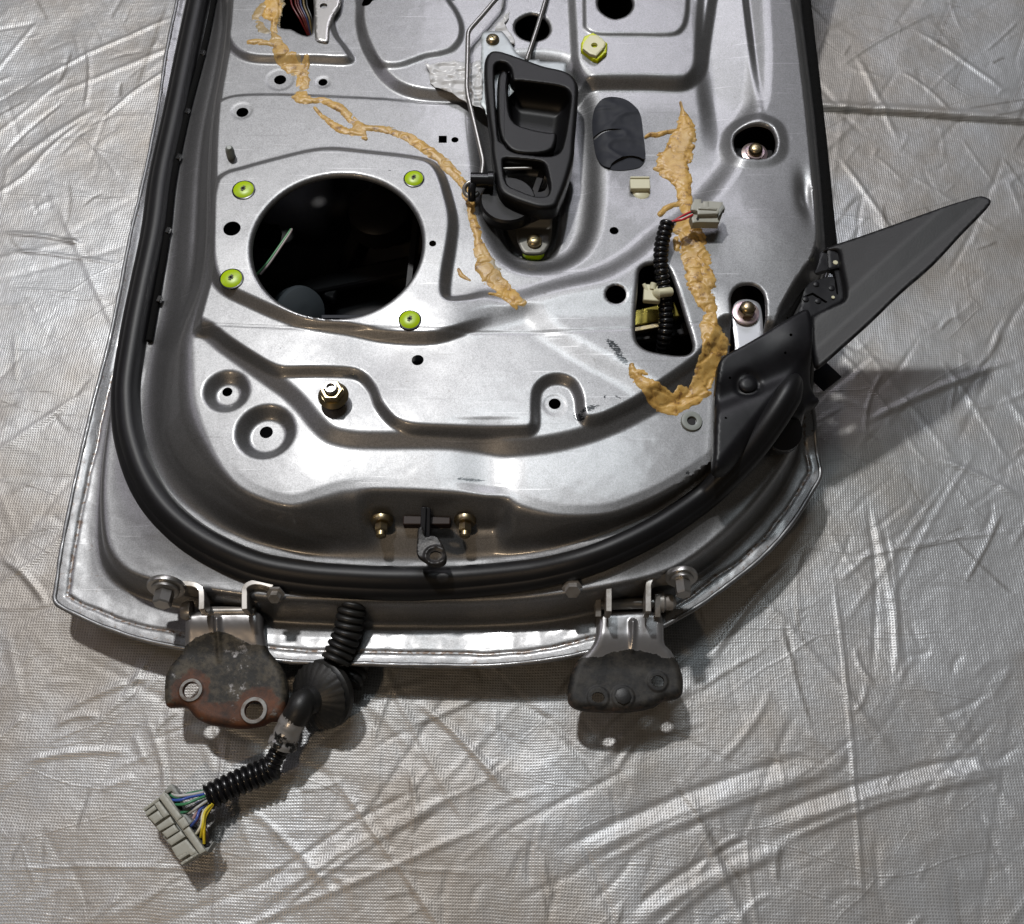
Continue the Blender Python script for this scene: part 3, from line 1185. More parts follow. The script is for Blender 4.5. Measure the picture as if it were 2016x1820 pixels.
def polydist(line, X, Y, pad=.01):
    P = np.array(line)
    d2 = np.full(X.shape, 1e3)
    lo = P.min(0)-pad
    hi = P.max(0)+pad
    m = (X > lo[0]) & (X < hi[0]) & (Y > lo[1]) & (Y < hi[1])
    if not m.any():
        return np.sqrt(d2)
    x, y = X[m], Y[m]
    q = d2[m]
    for a, b in zip(P[:-1], P[1:]):
        e = b-a
        L = (e*e).sum()
        t = np.clip(((x-a[0])*e[0]+(y-a[1])*e[1])/L, 0, 1)
        q = np.minimum(q, (x-a[0]-t*e[0])**2+(y-a[1]-t*e[1])**2)
    d2[m] = q
    return np.sqrt(d2)


PK0, PK1 = D(700, 1000, .11), D(1015, 1000, .11)
CH_A, CH_B = D(1380, 150, .14), D(1488, 150, .14)


def H(X, Y):
    X = np.asarray(X, float)
    Y = np.asarray(Y, float)
    k = rise(X, Y)
    l = lambda a, b: a+(b-a)*k
    dT = sdf(C_T, X, Y, 2)
    dB = sdf(C_B, X, Y, 2)
    d1 = sdf(C_S1, X, Y, 2)
    d2 = sdf(C_S2, X, Y, 2)
    dE = sdf(C_E, X, Y, 2)
    zb, z1, z2, ze = [lv(*LEV[q], X, Y) for q in ('B', 'S1', 'S2', 'E')]
    # crown of the door
    Z = np.full(X.shape, zT)
    eps = 1e-5

    def blend(o, i):
        return np.clip(o/(o-i+eps), 0, 1)     # o: dist inside outer curve, i: (neg) dist to inner curve
    tw = blend(np.maximum(dB, 0), np.minimum(dT, 0))
    # pocket: shelf then a steep face
    pk = sstep(PK0[0], PK0[0]+.02, X)*(1-sstep(PK1[0]-.02, PK1[0], X))*(Y < PK0[1]+.08)
    side = sstep(.05, .20, Y)*(X < 0)         # the sill side: broad bright shoulder, then a steeper face
    w1 = ramp(tw, .30)
    w2 = .30*ramp(np.clip(tw/.62, 0, 1), .3)+.70*ramp(np.clip((tw-.52)/.48, 0, 1), .25)
    w3 = .30*ramp(np.clip(tw/.55, 0, 1), .35)+.70*ramp(np.clip((tw-.50)/.50, 0, 1), .3)
    ww = w1*(1-pk)+w2*pk
    ww = ww*(1-side)+w3*side
    Zw = zb+(zT-zb)*ww
    t1 = ramp(blend(np.maximum(d1, 0), np.minimum(dB, 0)), .45)
    Z1_ = z1+(zb-z1)*t1
    t2 = ramp(blend(np.maximum(d2, 0), np.minimum(d1, 0)), .35)
    Z2_ = z2+(z1-z2)*ramp(t2, .48)
    t3 = blend(np.maximum(dE, 0), np.minimum(d2, 0))
    Z3_ = ze+(z2-ze)*ramp(t3, .3)
    Z = np.where(dT >= 0, Z, np.where(dB >= 0, Zw, np.where(d1 >= 0, Z1_, np.where(d2 >= 0, Z2_, Z3_))))
    # hem dents
    hm = (dB < 0)
    Z = Z+hm*(.0007*fbm(X*55, Y*55, 3)+(.0030*fbm(X*11, Y*11, 3)+.0004*fbm(X*90, Y*90, 2))*np.clip(-d2/.008, 0, 1))
    Z = Z-hm*.0011*np.exp(-((dE-.0105+.004*fbm(X*40, Y*40))/.0014)**2)*(dE > .002)*(Y < .5)
    ins = dT > -.004
    fd = np.clip((dT+.002)/.010, 0, 1)
    A = np.zeros_like(Z)
    for poly, h, wd, mask, fl in FEAT:
        s = sdf(poly, X, Y, .05)
        A += h*ramp((s+wd/2)/wd, fl)*(mask(X, Y) if mask else 1)
    Z = Z+A*fd
    # lower front: slight crown and soft central tuck
    a = D(960, 900, .125)
    Z = Z-.0025*np.exp(-((X-a[0])/.022)**2)*sstep(.01, .05, dT*0+(a[1]+.05-Y))*fd*(Y < a[1]+.03)
    # left-to-right valley on the beltline side
    cx = (X-CH_A[0])/(CH_B[0]-CH_A[0])
    inside = sstep(-.12, .26, cx)*sstep(1.06, .88, cx)
    yy = sstep(D(0, 320, .14)[1], D(0, 170, .14)[1], Y)
    Z = Z+yy*inside*(-.0095+.0088*np.clip(cx, 0, 1)+.05*np.clip(Y-D(0, 300, .14)[1], 0, .2))
    # seam
    ds = polydist(SEAM, X, Y)
    Z = Z-.0005*np.exp(-(ds/.0009)**2)*fd
    # lips
    for n_, (dep, wd) in LIP.items():
        s = sdf(HOLES[n_], X, Y, .012)
        tt = np.clip(1+s/wd, 0, 1)
        Z = Z-dep*(1-np.sqrt(np.clip(1-tt*tt, 0, 1)))*(s < .0003)
    # large smooth hollows
    for (px, py, r_, dz) in ((1300, 330, .05, -.004), (1520, 480, .04, .003), (760, 690, .045, -.0035), (1250, 900, .09, .002), (600, 920, .05, .0015)):
        c = D(px, py, .135)
        Z = Z+dz*np.exp(-((X-c[0])**2+(Y-c[1])**2)/r_**2)*fd
    c = D(1590, 440, .12)
    Z = Z-.006*np.exp(-((X-c[0]+.006)/.007)**2-((Y-c[1]-.012)/.022)**2)
    Z = Z+.00018*fbm(X*90, Y*90, 2)
    return Z


def on(px, py, dz=0., z0=.13):
    """the place on the panel seen at a pixel, lifted by dz"""
    z = z0
    for _ in range(6):
        a = D(px, py, z+dz)
        z = float(H(np.array([a[0]]), np.array([a[1]]))[0])
    a = D(px, py, z+dz)
    return (a[0], a[1], z+dz)


def grime(X, Y):
    g = np.zeros(X.shape)

    def spot(px, py, rx, ry, rot=0, v=1., z=.135):
        nonlocal g
        c = D(px, py, z)
        s = 1/2350.
        dx, dy = X-c[0], Y-c[1]
        cr, sr = math.cos(rot), math.sin(rot)
        u = (dx*cr+dy*sr)/(rx*s)
        w_ = (-dx*sr+dy*cr)/(ry*s)
        g = np.maximum(g, v*np.clip(1.7-np.sqrt(u*u+w_*w_), 0, 1.12))
    spot(1208, 692, 26, 9, -.9)
    spot(1222, 715, 22, 8, -.8)
    spot(1160, 810, 22, 7, .3)
    spot(1140, 822, 14, 8, -.6)
    spot(925, 948, 34, 4, -.05, 1, .12)
    spot(1215, 788, 8, 3, -.5)
    spot(1190, 787, 3, 5, 0)
    spot(1352, 936, 5, 5, 0, 1, .12)
    spot(420, 500, 16, 6, 1.0, .8)
    spot(770, 355, 4, 2, 0)
    for i in range(26):
        r = random.Random(i)
        spot(r.uniform(440, 1500), r.uniform(100, 940), r.uniform(1.5, 4), r.uniform(1, 2), r.uniform(0, 3), .95)
    return g


def hemd(X, Y):
    d2 = sdf(C_S2, X, Y, 2)
    dE = sdf(C_E, X, Y, 2)
    g = np.exp(-((dE-.0105+.004*fbm(X*40, Y*40))/.0016)**2)
    return np.where(d2 < 0.004, .74+.22*np.clip(1-dE/.006, 0, 1)+.42*g, .6*(sdf(C_B, X, Y, 2) < -.01))


door = empty('car_door', (0, .15, 0), 'stripped silver car door lying inner side up on the creased silver tarpaulin', 'car door')
inner = relief('inner_panel', C_E, list(HOLES.values()), .0016, H, M['paint'], door, depth=.0035, attrs={'grime': grime, 'hem': hemd}, ang=60, hole_depth=.0012)

# rolled hem rim and outer skin
hem_path = [(x, y, float(z)) for (x, y), z in zip(C_E, H(np.array([p[0] for p in C_E]), np.array([p[1] for p in C_E])))]
hp = [np.array(p) for p in hem_path if p[1] < 0.78]
# order so that the open ends are at the top
i0 = max(range(len(hem_path)), key=lambda i: hem_path[i][1])
rot = hem_path[i0:]+hem_path[:i0]
rot = resample(rot, .003)
rot = [p+np.array([.0008*(fbm(np.array(i*.21), np.array(1.))), .0008*fbm(np.array(i*.23), np.array(7.)), -.0008+.0012*fbm(np.array(i*.13), np.array(3.))]) for i, p in enumerate(rot)]
tube('hem', rot, [.0022+.0009*float(fbm(np.array(i*.3), np.array(5.))) for i in range(len(rot))], M['paint'], door, 10)


def skin_h(X, Y):
    d = sdf(C_E, X, Y, 2)
    top = lv(.029, .092, .012, X, Y)
    return top-(top-.012)*np.sqrt(np.clip(1-(1-np.clip(d/.12, 0, 1))**2, 0, 1))


relief('outer_skin', C_E, [], .012, skin_h, M['dark'], door, depth=0)


# ------------------------------------------------------------------ rubber weatherstrip
def sweep_profile(name, P, prof, m, parent, side=-1, twist=None):
    P = resample(smooth(P, 8, False), .004)
    P, T, N = frames(P)
    v, f = [], []
    n = len(prof)
    for i, (p, t) in enumerate(zip(P, T)):
        h = np.cross((0, 0, 1), t)
        h /= np.linalg.norm(h)
        up = np.cross(t, h)
        sc = twist(i/(len(P)-1)) if twist else 1
        for (a, b) in prof:
            v.append(tuple(p+h*a*side*sc+up*b*sc))
    for i in range(len(P)-1):
        for k in range(n):
            a = i*n+k
            b = i*n+(k+1) % n
            f.append([a, a+n, b+n, b] if side > 0 else [a, b, b+n, a+n])
    f.append(list(range(n)))
    f.append([(len(P)-1)*n+k for k in range(n)][::-1])
    return pydata(name, v, f, m, parent, 60)


SEAL_px = [(465, -330), (392, 0), (370, 105), (346, 225), (319, 352), (305, 457), (284, 560), (268, 640), (252, 740), (249, 790), (256, 860), (284, 944), (330, 1012), (400, 1068), (500, 1114),
           (600, 1134), (700, 1142), (790, 1145), (900, 1143), (1045, 1128), (1140, 1106), (1217, 1077), (1303, 1033), (1389, 973), (1440, 924), (1482, 878), (1516, 832), (1542, 792), (1560, 760), (1572, 738)]


def seal_z(px, py, up):
    z = .07
    for _ in range(4):
        q = D(px, py, z)
        z = float(lv(.068, .112, .031, np.array(q[0]), np.array(q[1])))
    return z+up


seal_P = []
for i, (x, y) in enumerate(SEAL_px):
    z = seal_z(x, y, .006) if x < 1430 or y > 930 else {1440: .122, 1482: .134, 1516: .144, 1542: .150, 1560: .152, 1572: .150}[x]
    q = D(x, y, z)
    seal_P.append((q[0], q[1], z-.006))
prof = [(-.0135, -.004), (-.0135, .004), (-.0125, .0105), (-.0095, .0155), (-.005, .0180), (0, .0182), (.0045, .0160), (.0072, .0135), (.0086, .0118), (.0104, .0108), (.0130, .0085), (.0150, .0045), (.0156, 0), (.0145, -.006), (.010, -.010), (-.010, -.008)]
seal = sweep_profile('weatherstrip', seal_P, [p[:2] for p in smooth(prof, 3)], M['rubber'], door, -1, lambda t: 1 if t < .74 else (1-.22*min(1, (t-.74)/.12) if t < .985 else .78*math.sqrt(max(.05, (1-t)/.015))))
lip_P = []
for (x, y) in [(478, -330), (421, 0), (399, 105), (368, 225), (342, 352), (330, 457), (308, 590), (294, 672)]:
    z = seal_z(x, y, .010)
    q = D(x, y, z)
    lip_P.append((q[0], q[1], z))
tube('weatherstrip_lip', resample(smooth(lip_P, 6, False), .006), .0030, M['foam'], door, 10)
# clips through the lip
for (x, y) in ((399, 105), (369, 220), (352, 310), (331, 455), (314, 590)):
    z = seal_z(x, y, .012)
    block('clip', D3(x, y, z), (0.25, 1, 0), (.007, .004, .004), M['gloss_black'], door, .0006)
# seam in the seal
ring_p = D(1366, 990, .10)

# ------------------------------------------------------------------ belt line strip on the right
belt = DL([(1574, -330), (1579, 0), (1590, 120), (1606, 260), (1618, 400), (1620, 500), (1632, 500), (1650, 478), (1642, 400), (1628, 260), (1612, 120), (1598, 0), (1590, -330)], .114)
plate('belt_seal', belt, .1145, M['foam'], door, thick=.012, r=.003, step=.004)

# ------------------------------------------------------------------ sealant beads


def bead(name, strands, parent, thick=.0042, seed=0, dirt_dark=0., step=.0011, grow=1.08, rag=.85, lumpy=1.):
    segs = []
    for st in strands:
        pts = []
        for (x, y, wd) in st:
            p = on(x, y, .001)
            k = (CAM[2]-p[2])/ (F*math.sin(PITCH))*1.07
            pts.append((p[0], p[1], wd*k*.5*grow))
        pts = smooth(pts, 4, False)
        segs += list(zip(pts[:-1], pts[1:]))
    A = np.array([s[0] for s in segs])
    B_ = np.array([s[1] for s in segs])
    lo = np.minimum(A, B_)[:, :2].min(0)-.02
    hi = np.maximum(A, B_)[:, :2].max(0)+.02
    xs = np.arange(lo[0], hi[0], step)
    ys = np.arange(lo[1], hi[1], step*.866)
    X, Y = np.meshgrid(xs, ys)
    X = X+.5*step*(np.arange(len(ys)) % 2)[:, None]
    X = X.ravel()
    Y = Y.ravel()
    f = np.full(X.shape, -1.)
    wl = np.full(X.shape, .004)
    for a, b in segs:
        pad = max(a[2], b[2])+.006
        m = (X > min(a[0], b[0])-pad) & (X < max(a[0], b[0])+pad) & (Y > min(a[1], b[1])-pad) & (Y < max(a[1], b[1])+pad)
        if not m.any():
            continue
        x, y = X[m], Y[m]
        ex, ey = b[0]-a[0], b[1]-a[1]
        L = ex*ex+ey*ey+1e-12
        t = np.clip(((x-a[0])*ex+(y-a[1])*ey)/L, 0, 1)
        d = np.hypot(x-a[0]-t*ex, y-a[1]-t*ey)
        ww = a[2]+(b[2]-a[2])*t
        v = ww-d
        g = f[m]
        wlm = wl[m]
        up = v > g
        g[up] = v[up]
        wlm[up] = ww[up]
        f[m] = g
        wl[m] = wlm
    s = seed*3.7
    f = f+wl*(rag*fbm(X*150+s, Y*150, 3)+.45*fbm(X*420+s, Y*420, 2))+.0004
    k = f > -step*1.2
    X, Y, f, wl = X[k], Y[k], f[k], wl[k]
    r = delaunay_2d_cdt([Vector((a, b)) for a, b in zip(X.tolist(), Y.tolist())], [], [], 0, 1e-7)
    Fc = np.array(r[2], int)
    V = np.array([(p.x, p.y) for p in r[0]])
    el = np.maximum(np.maximum(np.hypot(*(V[Fc[:, 0]]-V[Fc[:, 1]]).T), np.hypot(*(V[Fc[:, 1]]-V[Fc[:, 2]]).T)), np.hypot(*(V[Fc[:, 2]]-V[Fc[:, 0]]).T))
    ok = (el < step*1.7)
    # boundary vertices follow f: keep faces with at least two positive corners
    fo = np.array([f[o[0]] if o else -1 for o in r[3]])
    wo = np.array([wl[o[0]] if o else .004 for o in r[3]])
    ok &= (fo[Fc] > 0).sum(1) >= 2
    Fc = Fc[ok]
    t = np.clip(fo/np.minimum(wo, .006), 0, 1)
    lump = 1+1.1*lumpy*fbm(V[:, 0]*90+s, V[:, 1]*90, 2)-.6*lumpy*np.clip(1-np.abs(fbm(V[:, 0]*60+s+5, V[:, 1]*110, 2))*18, 0, 1)
    z = H(V[:, 0], V[:, 1])+thick*np.sqrt(t)*lump-.0006
    us = np.unique(Fc)
    mp = -np.ones(len(V), int)
    mp[us] = np.arange(len(us))
    me = bpy.data.meshes.new(name)
    me.from_pydata(np.column_stack([V, z])[us].tolist(), [], mp[Fc].tolist())
    me.update()
    at = me.attributes.new('dirty', 'FLOAT', 'POINT')
    dv = np.clip(dirt_dark+.9*fbm(V[us, 0]*40, V[us, 1]*40)+.35*(1-np.clip(fo[us]/.0015, 0, 1)), 0, 1)
    at.data.foreach_set('value', dv.astype(np.float32))
    return link(name, me, M['sealant'], parent, 0)


s1 = Z1([(1520, -60, 60), (1530, 30, 90), (1535, 110, 45), (1532, 170, 40), (1550, 235, 70), (1590, 300, 90), (1640, 370, 100), (1690, 430, 85), (1692, 500, 60), (1690, 535, 90), (1730, 560, 45)])
s1b = Z1([(1395, 232, 30), (1440, 232, 45), (1490, 236, 35), (1540, 250, 40)])
s1c = Z1([(1700, 350, 14), (1725, 330, 16), (1715, 380, 26)])
s1d = Z1([(1500, 40, 30), (1480, 80, 36), (1520, 100, 40)])
s2 = Z1([(1750, 560, 30), (1810, 562, 40), (1880, 590, 46), (1940, 640, 44), (2000, 700, 40)])
s2b = Z1([(1760, 600, 14), (1800, 645, 26), (1870, 700, 40), (1940, 730, 45), (2010, 745, 45)])
s3 = Z2([(60, 655, 34), (150, 700, 34), (210, 760, 45), (262, 796, 50), (300, 804, 42), (370, 808, 46), (440, 820, 55), (530, 848, 60), (620, 905, 64), (700, 955, 66), (780, 1020, 66), (840, 1085, 62),
         (900, 1150, 56), (930, 1210, 60), (950, 1280, 48), (955, 1340, 44), (970, 1400, 46), (988, 1450, 46), (990, 1500, 44), (1005, 1560, 66), (1030, 1640, 84), (1060, 1730, 96)])
s3b = Z2([(240, 800, 70), (270, 845, 55), (288, 875, 18)])
s4 = Z5([(225, 230, 88), (250, 280, 84), (300, 325, 70), (345, 365, 66), (375, 400, 60), (420, 412, 30)])
s4b = Z5([(350, 380, 40), (375, 420, 34), (385, 445, 10)])
s4c = Z5([(250, 370, 12), (300, 378, 22), (350, 400, 30)])
bead('sealant', [s1, s1b, s1c, s1d, s2, s2b, s3, s3b, s4, s4b, s4c], door, .0020, 1, .12, grow=1.25)
bead('sealant_fleck', [Z5([(92, 245, 10), (110, 280, 22), (150, 302, 12)])], door, .0012, 3, .2)
bead('sealant_fleck', [Z2([(110, 1000, 16), (200, 1003, 22), (290, 1012, 12)])], door, .0005, 4, .5)
bead('sealant_fleck', [Z5([(75, 160, 8), (110, 165, 14), (160, 175, 8)])], door, .0004, 5, .5)
q1 = Z3([(383, 485, 8), (392, 520, 14), (402, 565, 50), (405, 620, 72), (392, 680, 86), (360, 740, 100), (350, 790, 110), (372, 835, 86), (392, 880, 72), (402, 930, 62), (410, 975, 50), (416, 1030, 46),
         (412, 1080, 90), (430, 1130, 118), (445, 1190, 112), (462, 1250, 112), (478, 1310, 110), (490, 1370, 96), (505, 1420, 76), (518, 1470, 62), (518, 1520, 58), (530, 1575, 76), (548, 1620, 100), (540, 1670, 84), (535, 1712, 86)])
q1b = q1[6:]
q1b = q1[9:]
q1a = [(x, y, w_*(1.25 if 3 <= i_ <= 7 else 1)) for i_, (x, y, w_) in enumerate(q1[:11])]
q2 = Z3([(355, 620, 22), (310, 628, 22), (270, 640, 26), (240, 638, 20), (215, 652, 10)])
q3 = Z3([(330, 780, 60), (290, 800, 40), (262, 800, 16)])
q4 = Z3([(405, 965, 34), (350, 972, 26), (310, 992, 26), (286, 1018, 22)])
q5 = Z3([(390, 1140, 40), (365, 1180, 24), (370, 1130, 30)])
q6 = Z5([(1400, 600, 90), (1380, 660, 84), (1358, 720, 84), (1335, 770, 84), (1328, 815, 84), (1290, 858, 74), (1230, 890, 70), (1170, 925, 84), (1125, 905, 84), (1090, 870, 72), (1040, 835, 52), (1000, 802, 52), (975, 765, 30), (965, 730, 18)])
q7 = Z5([(980, 770, 22), (1015, 765, 26), (1045, 772, 12)])
q8 = Z5([(1130, 935, 60), (1170, 955, 34), (1240, 930, 40), (1310, 890, 40), (1350, 870, 30)])
bead('sealant', [q1a, q2, q3, q4], door, .0030, 6, .0, grow=1.2, rag=.55, lumpy=.35)
bead('sealant', [q1b, q5, q6, q7, q8], door, .0026, 2, .08, grow=1.25)
bead('sealant_residue', [s1, s2, s2b, s3, s4], door, .0007, 7, .75, .0014, 1.5, 1.5)
bead('sealant_residue', [q6, q8], door, .0007, 9, .75, .0014, 1.35, 1.2)
bead('sealant_residue', [Z5([(360, 470, 30), (400, 500, 40), (440, 540, 26)])], door, .0005, 10, .85, .0014, 1.2, 1.)
bead('sealant_residue', [Z1([(1470, 30, 70), (1440, 110, 50), (1500, 190, 60)])], door, .0012, 12, .8, .0012, 1.1, 2.2)

# ------------------------------------------------------------------ plugs, studs, small fittings
zw = (0, 0, 1)


def px_r(px, py, r, z):
    return abs(D(px+r, py, z)[0]-D(px, py, z)[0])


def plug(px, py, rx):
    c = on(px, py, 0)
    r = px_r(px, py, rx, c[2])
    o = lathe('grommet_plug', c, zw, [(r*1.06, -.002), (r*1.06, .0006), (r*1.0, .0007), (r, .0012), (r*.8, .0022), (r*.45, .0027), (r*.12, .0028)], M['lime'], door, 28)
    k = lathe('plug_rim', c, zw, [(r*1.15, -.001), (r*1.15, .0006), (r*1.03, .0009)], M['gloss_black'], o, 28)
    block('slot', (c[0], c[1], c[2]+.0028), (.35, 1, 0), (r*.62, r*.26, .0008), M['lime_dark'], o, .0001)
    block('slot', (c[0], c[1], c[2]+.0028), (1, -.35, 0), (r*.46, r*.24, .0008), M['lime_dark'], o, .0001)


for a in ((480, 375, 20), (815, 353, 18), (456, 550, 21), (807, 631, 20)):
    plug(*a)

c = on(455, 308, 0)
lathe('rubber_stud', c, (.12, -.1, 1), [(.0042, -.001), (.0042, .008), (.0036, .012), (.0020, .014)], M['grommet'], door, 12, 50)

# loosened window regulator bolt with nut and washer
c = np.array(on(660, 790, 0))
ax = np.array((0, 0, 1.0))
bolt = lathe('stop_bolt', c, ax, [(.0088, .004), (.0088, .007), (.0125, .0085), (.0130, .0100), (.0118, .0112), (.0095, .0135)], M['brass'], door, 32)
lathe('hex_nut', c+ax*.0118, ax, [(.0098, 0), (.0100, .0015), (.0100, .0075), (.0088, .0092), (.0068, .0093), (.0062, .0075)], M['brass'], bolt, 6, 20)
lathe('threaded_end', c+ax*.0118, ax, [(.0056, 0), (.0056, .0125), (.0048, .0140), (.0036, .0140), (.0032, .011)], M['bright'], bolt, 20)
lathe('bushing', c, ax, [(.0084, -.014), (.0084, .004)], M['dark'], bolt, 24)

# bolt in the upper right slot
c = D3(1486, 300, .130)
b2 = lathe('adjuster_bolt', c, zw, [(.0125, -.004), (.0125, -.0012), (.0090, 0), (.0090, .0015)], M['pink_zinc'], door, 28)
lathe('bolt_head', c, zw, [(.0068, 0), (.0068, .004), (.0060, .0062), (.0040, .0074), (.0015, .0078)], M['brass'], b2, 24, 50)
block('bracket_arm', (c[0]-.004, c[1]-.001, c[2]-.006), (1, -.1, 0), (.044, .020, .002), M['dark'], door)

# bolt and strap in the lower right slot
strap_o = R([(1441, 620), (1447, 596), (1470, 588), (1494, 596), (1501, 620), (1503, 660), (1500, 720), (1446, 735), (1448, 680)], .134, 4)
strap = plate('strap_plate', strap_o, .1335, mat('strap_paint', (.56, .57, .60), .6, .40), door, thick=.002, r=.0008, step=.002)
c = D3(1468, 617, .1355)
b3 = lathe('strap_bolt', c, zw, [(.0118, -.001), (.0118, .0012), (.0108, .0016), (.0070, .0018)], M['pink_zinc'], door, 32)
lathe('hex_nut', np.array(c)+(0, 0, .0016), zw, [(.0074, 0), (.0076, .001), (.0076, .0060), (.0066, .0072)], M['brass'], b3, 6, 20)
lathe('bolt_head', np.array(c)+(0, 0, .008), zw, [(.0068, -.001), (.0066, .001), (.0055, .0030), (.0030, .0042), (.001, .0045)], M['brass'], b3, 24, 60)

# white grommet at the lower right
c = np.array(on(1361, 831, 0))
g = lathe('round_grommet', c, (.05, -.05, 1), [(.0092, -.002), (.0094, .0010), (.0086, .0026), (.0066, .0030), (.0042, .0026), (.0040, -.004)], M['grommet'], door, 30)
lathe('grommet_core', c, (.05, -.05, 1), [(.0038, -.003), (.0036, .0006)], M['dark'], g, 16)

# cream square clip
c = np.array(on(1259, 374, 0))
cl = block('retainer_clip', c+(0, .002, .004), (1, 0, 0), (.0185, .0115, .005), M['cream'], door, .0007)
block('clip_lip', c+(0, .0085, .0062), (1, 0, 0), (.0180, .0018, .0030), M['cream'], cl, .0004)
lathe('clip_foot', c+(.0015, -.003, -.001), zw, [(.0085, 0), (.0083, .0016), (.006, .003)], M['cream'], cl, 24)

# yellow clip with pale nut plate
c = np.array(on(1169, 92, 0))
n8 = lambda pts, z: [D(x, y, z) for x, y in pts]
yc = plate('yellow_nut_clip', n8(Z2([(1645, 270), (1665, 225), (1720, 202), (1760, 225), (1812, 270), (1808, 330), (1750, 380), (1720, 372), (1645, 315)]), c[2]+.004), c[2]+.004,
           mat('yellow_clip', (.60, .66, .0), 0, .3), door, thick=.008, r=.0015, step=.0012)
h_ = circle(1170, 90, 6.5, c[2]+.007, 18)
plate('nut_plate', n8(Z2([(1658, 285), (1668, 262), (1700, 225), (1745, 222), (1800, 268), (1790, 300), (1740, 352), (1700, 340), (1655, 305)]), c[2]+.007), c[2]+.0075, mat('pale_plate', (.70, .68, .45), 0, .4), yc, [h_], thick=.003, r=.0006, step=.001)
lathe('nut_bore', (sum(p[0] for p in h_)/18, sum(p[1] for p in h_)/18, c[2]+.001), zw, [(.0044, -.004), (.0044, .0028)], mat('bore_yellow', (.28, .27, .0), 0, .5), yc, 18)

# black patch, torn across its lower part
po = [(1167, 232), (1171, 208), (1185, 193), (1208, 187), (1232, 191), (1252, 206), (1263, 225), (1267, 255), (1272, 292), (1269, 308), (1258, 303), (1240, 301), (1222, 307), (1205, 318), (1200, 326), (1186, 318), (1176, 300), (1170, 270)]
po_w = R([(x, y) for x, y in po], .143, 4)
tear = R([(1169, 260), (1185, 253), (1205, 249), (1226, 250), (1205, 252), (1185, 258), (1172, 265)], .143, 3)
pz = lambda X, Y: H(X, Y)+.0012+.0016*fbm(X*55, Y*55)+.0010*np.clip(1-np.abs(fbm(X*35, Y*60+3, 2))*9, 0, 1)


def patch_h(X, Y):
    a = D(1220, 315, .14)
    return pz(X, Y)+.0025*np.exp(-((Y-a[1])/.010)**2)*sstep(-.03, .0, X-a[0])+.0012*fbm(X*50, Y*50, 2)


relief('patch', po_w, [tear], .0016, patch_h, M['patch'], door, depth=.0006)
relief('patch', R([(1180, 312), (1200, 322), (1222, 310), (1245, 303), (1268, 310), (1262, 322), (1238, 329), (1212, 331), (1190, 326)], .141, 3), [], .0016, lambda X, Y: H(X, Y)+.0006, M['patch'], door, depth=.0004)

# ------------------------------------------------------------------ inner door handle
ZH = .164
o_out = DL(smooth(H1([(345, 480), (352, 400), (385, 310), (440, 262), (510, 248), (620, 268), (850, 348), (1200, 478), (1400, 522), (1520, 556), (1620, 615), (1680, 690), (1706, 780), (1708, 900), (1690, 1150), (1662, 1500)])
                 + H2([(1492, 60), (1482, 200), (1440, 380), (1370, 600), (1300, 770), (1265, 845), (1200, 880), (1100, 890), (1000, 880), (850, 835), (680, 770), (560, 705), (505, 640), (478, 560), (440, 350), (405, 120)])
                 + H1([(440, 1500), (405, 1250), (365, 900), (345, 650)]), 4), ZH)
o_open = DL(smooth(H1([(498, 500), (530, 440), (590, 425), (660, 445), (715, 500), (738, 560), (752, 640), (775, 695), (900, 705), (1150, 738), (1400, 775), (1520, 812), (1580, 880), (1588, 980), (1560, 1200), (1520, 1450), (1480, 1620)])
                  + H2([(1320, 110), (1280, 170), (1200, 205), (1080, 212), (900, 190), (740, 165), (640, 120), (570, 40)]) + H1([(565, 1550), (535, 1300), (512, 1000), (500, 750)]), 4), ZH)
o_small = DL(smooth(H2([(562, 255), (600, 236), (700, 242), (900, 262), (1040, 282), (1095, 310), (1122, 370), (1145, 470), (1165, 580), (1158, 670), (1120, 728), (1000, 732), (860, 690), (720, 630), (640, 590), (595, 520), (570, 400)]), 4), ZH)
hd = None


def bezel_h(X, Y):
    r = .0045
    s = np.clip(sdf(o_out, X, Y)/r, 0, 1)
    z = ZH-r*.8*(1-np.sqrt(np.clip(1-(1-s)**2, 0, 1)))
    for q in (o_open, o_small):
        s = np.clip(-sdf(q, X, Y)/.0022, 0, 1)
        z = z-.0018*(1-np.sqrt(np.clip(1-(1-s)**2, 0, 1)))
    return z+.0006*np.sin(X*40)


handle = relief('inside_handle', o_out, [o_open, o_small], .0012, bezel_h, M['plastic'], door, depth=.013, ang=50, hole_depth=.010)
bowl_o = DL(smooth(H1([(700, 560), (745, 640), (770, 690), (900, 700), (1150, 733), (1400, 770), (1530, 808), (1595, 880), (1598, 980), (1570, 1200), (1530, 1450), (1490, 1630)]) + H2([(1330, 120), (1290, 185), (1200, 215), (1080, 225), (900, 200), (740, 178), (630, 130)]) + H1([(640, 1500), (640, 1000), (660, 700)]), 4), ZH-.001)


def bowl_h(X, Y):
    s = sdf(bowl_o, X, Y)
    top = D(1000, 175, ZH)[1]
    c = D(1120, 300, ZH)
    dep = .026*np.sqrt(np.clip(1-(1-np.clip(s/.016, 0, 1))**2, 0, 1))
    c2 = D(1090, 255, ZH)
    lift = .016*sstep(.0, .035, c2[1]-Y)
    return ZH-.0022-dep+lift*np.clip(s/.016, 0, 1)


relief('bowl', bowl_o, [], .0013, bowl_h, M['plastic'], handle, depth=.001, ang=60)
lev = DL(smooth(H1([(545, 640), (575, 570), (620, 535), (670, 545), (698, 610), (692, 760), (700, 950), (715, 1100), (745, 1210), (800, 1285), (880, 1330), (1000, 1365), (1150, 1400), (1300, 1422), (1375, 1420), (1397, 1460), (1385, 1560), (1350, 1650)])
               + H2([(1210, 95), (1140, 135), (1040, 155), (930, 160), (820, 156), (720, 138), (640, 95)]) + H1([(600, 1520), (555, 1350), (535, 1100), (532, 850)]), 4), ZH-.002)


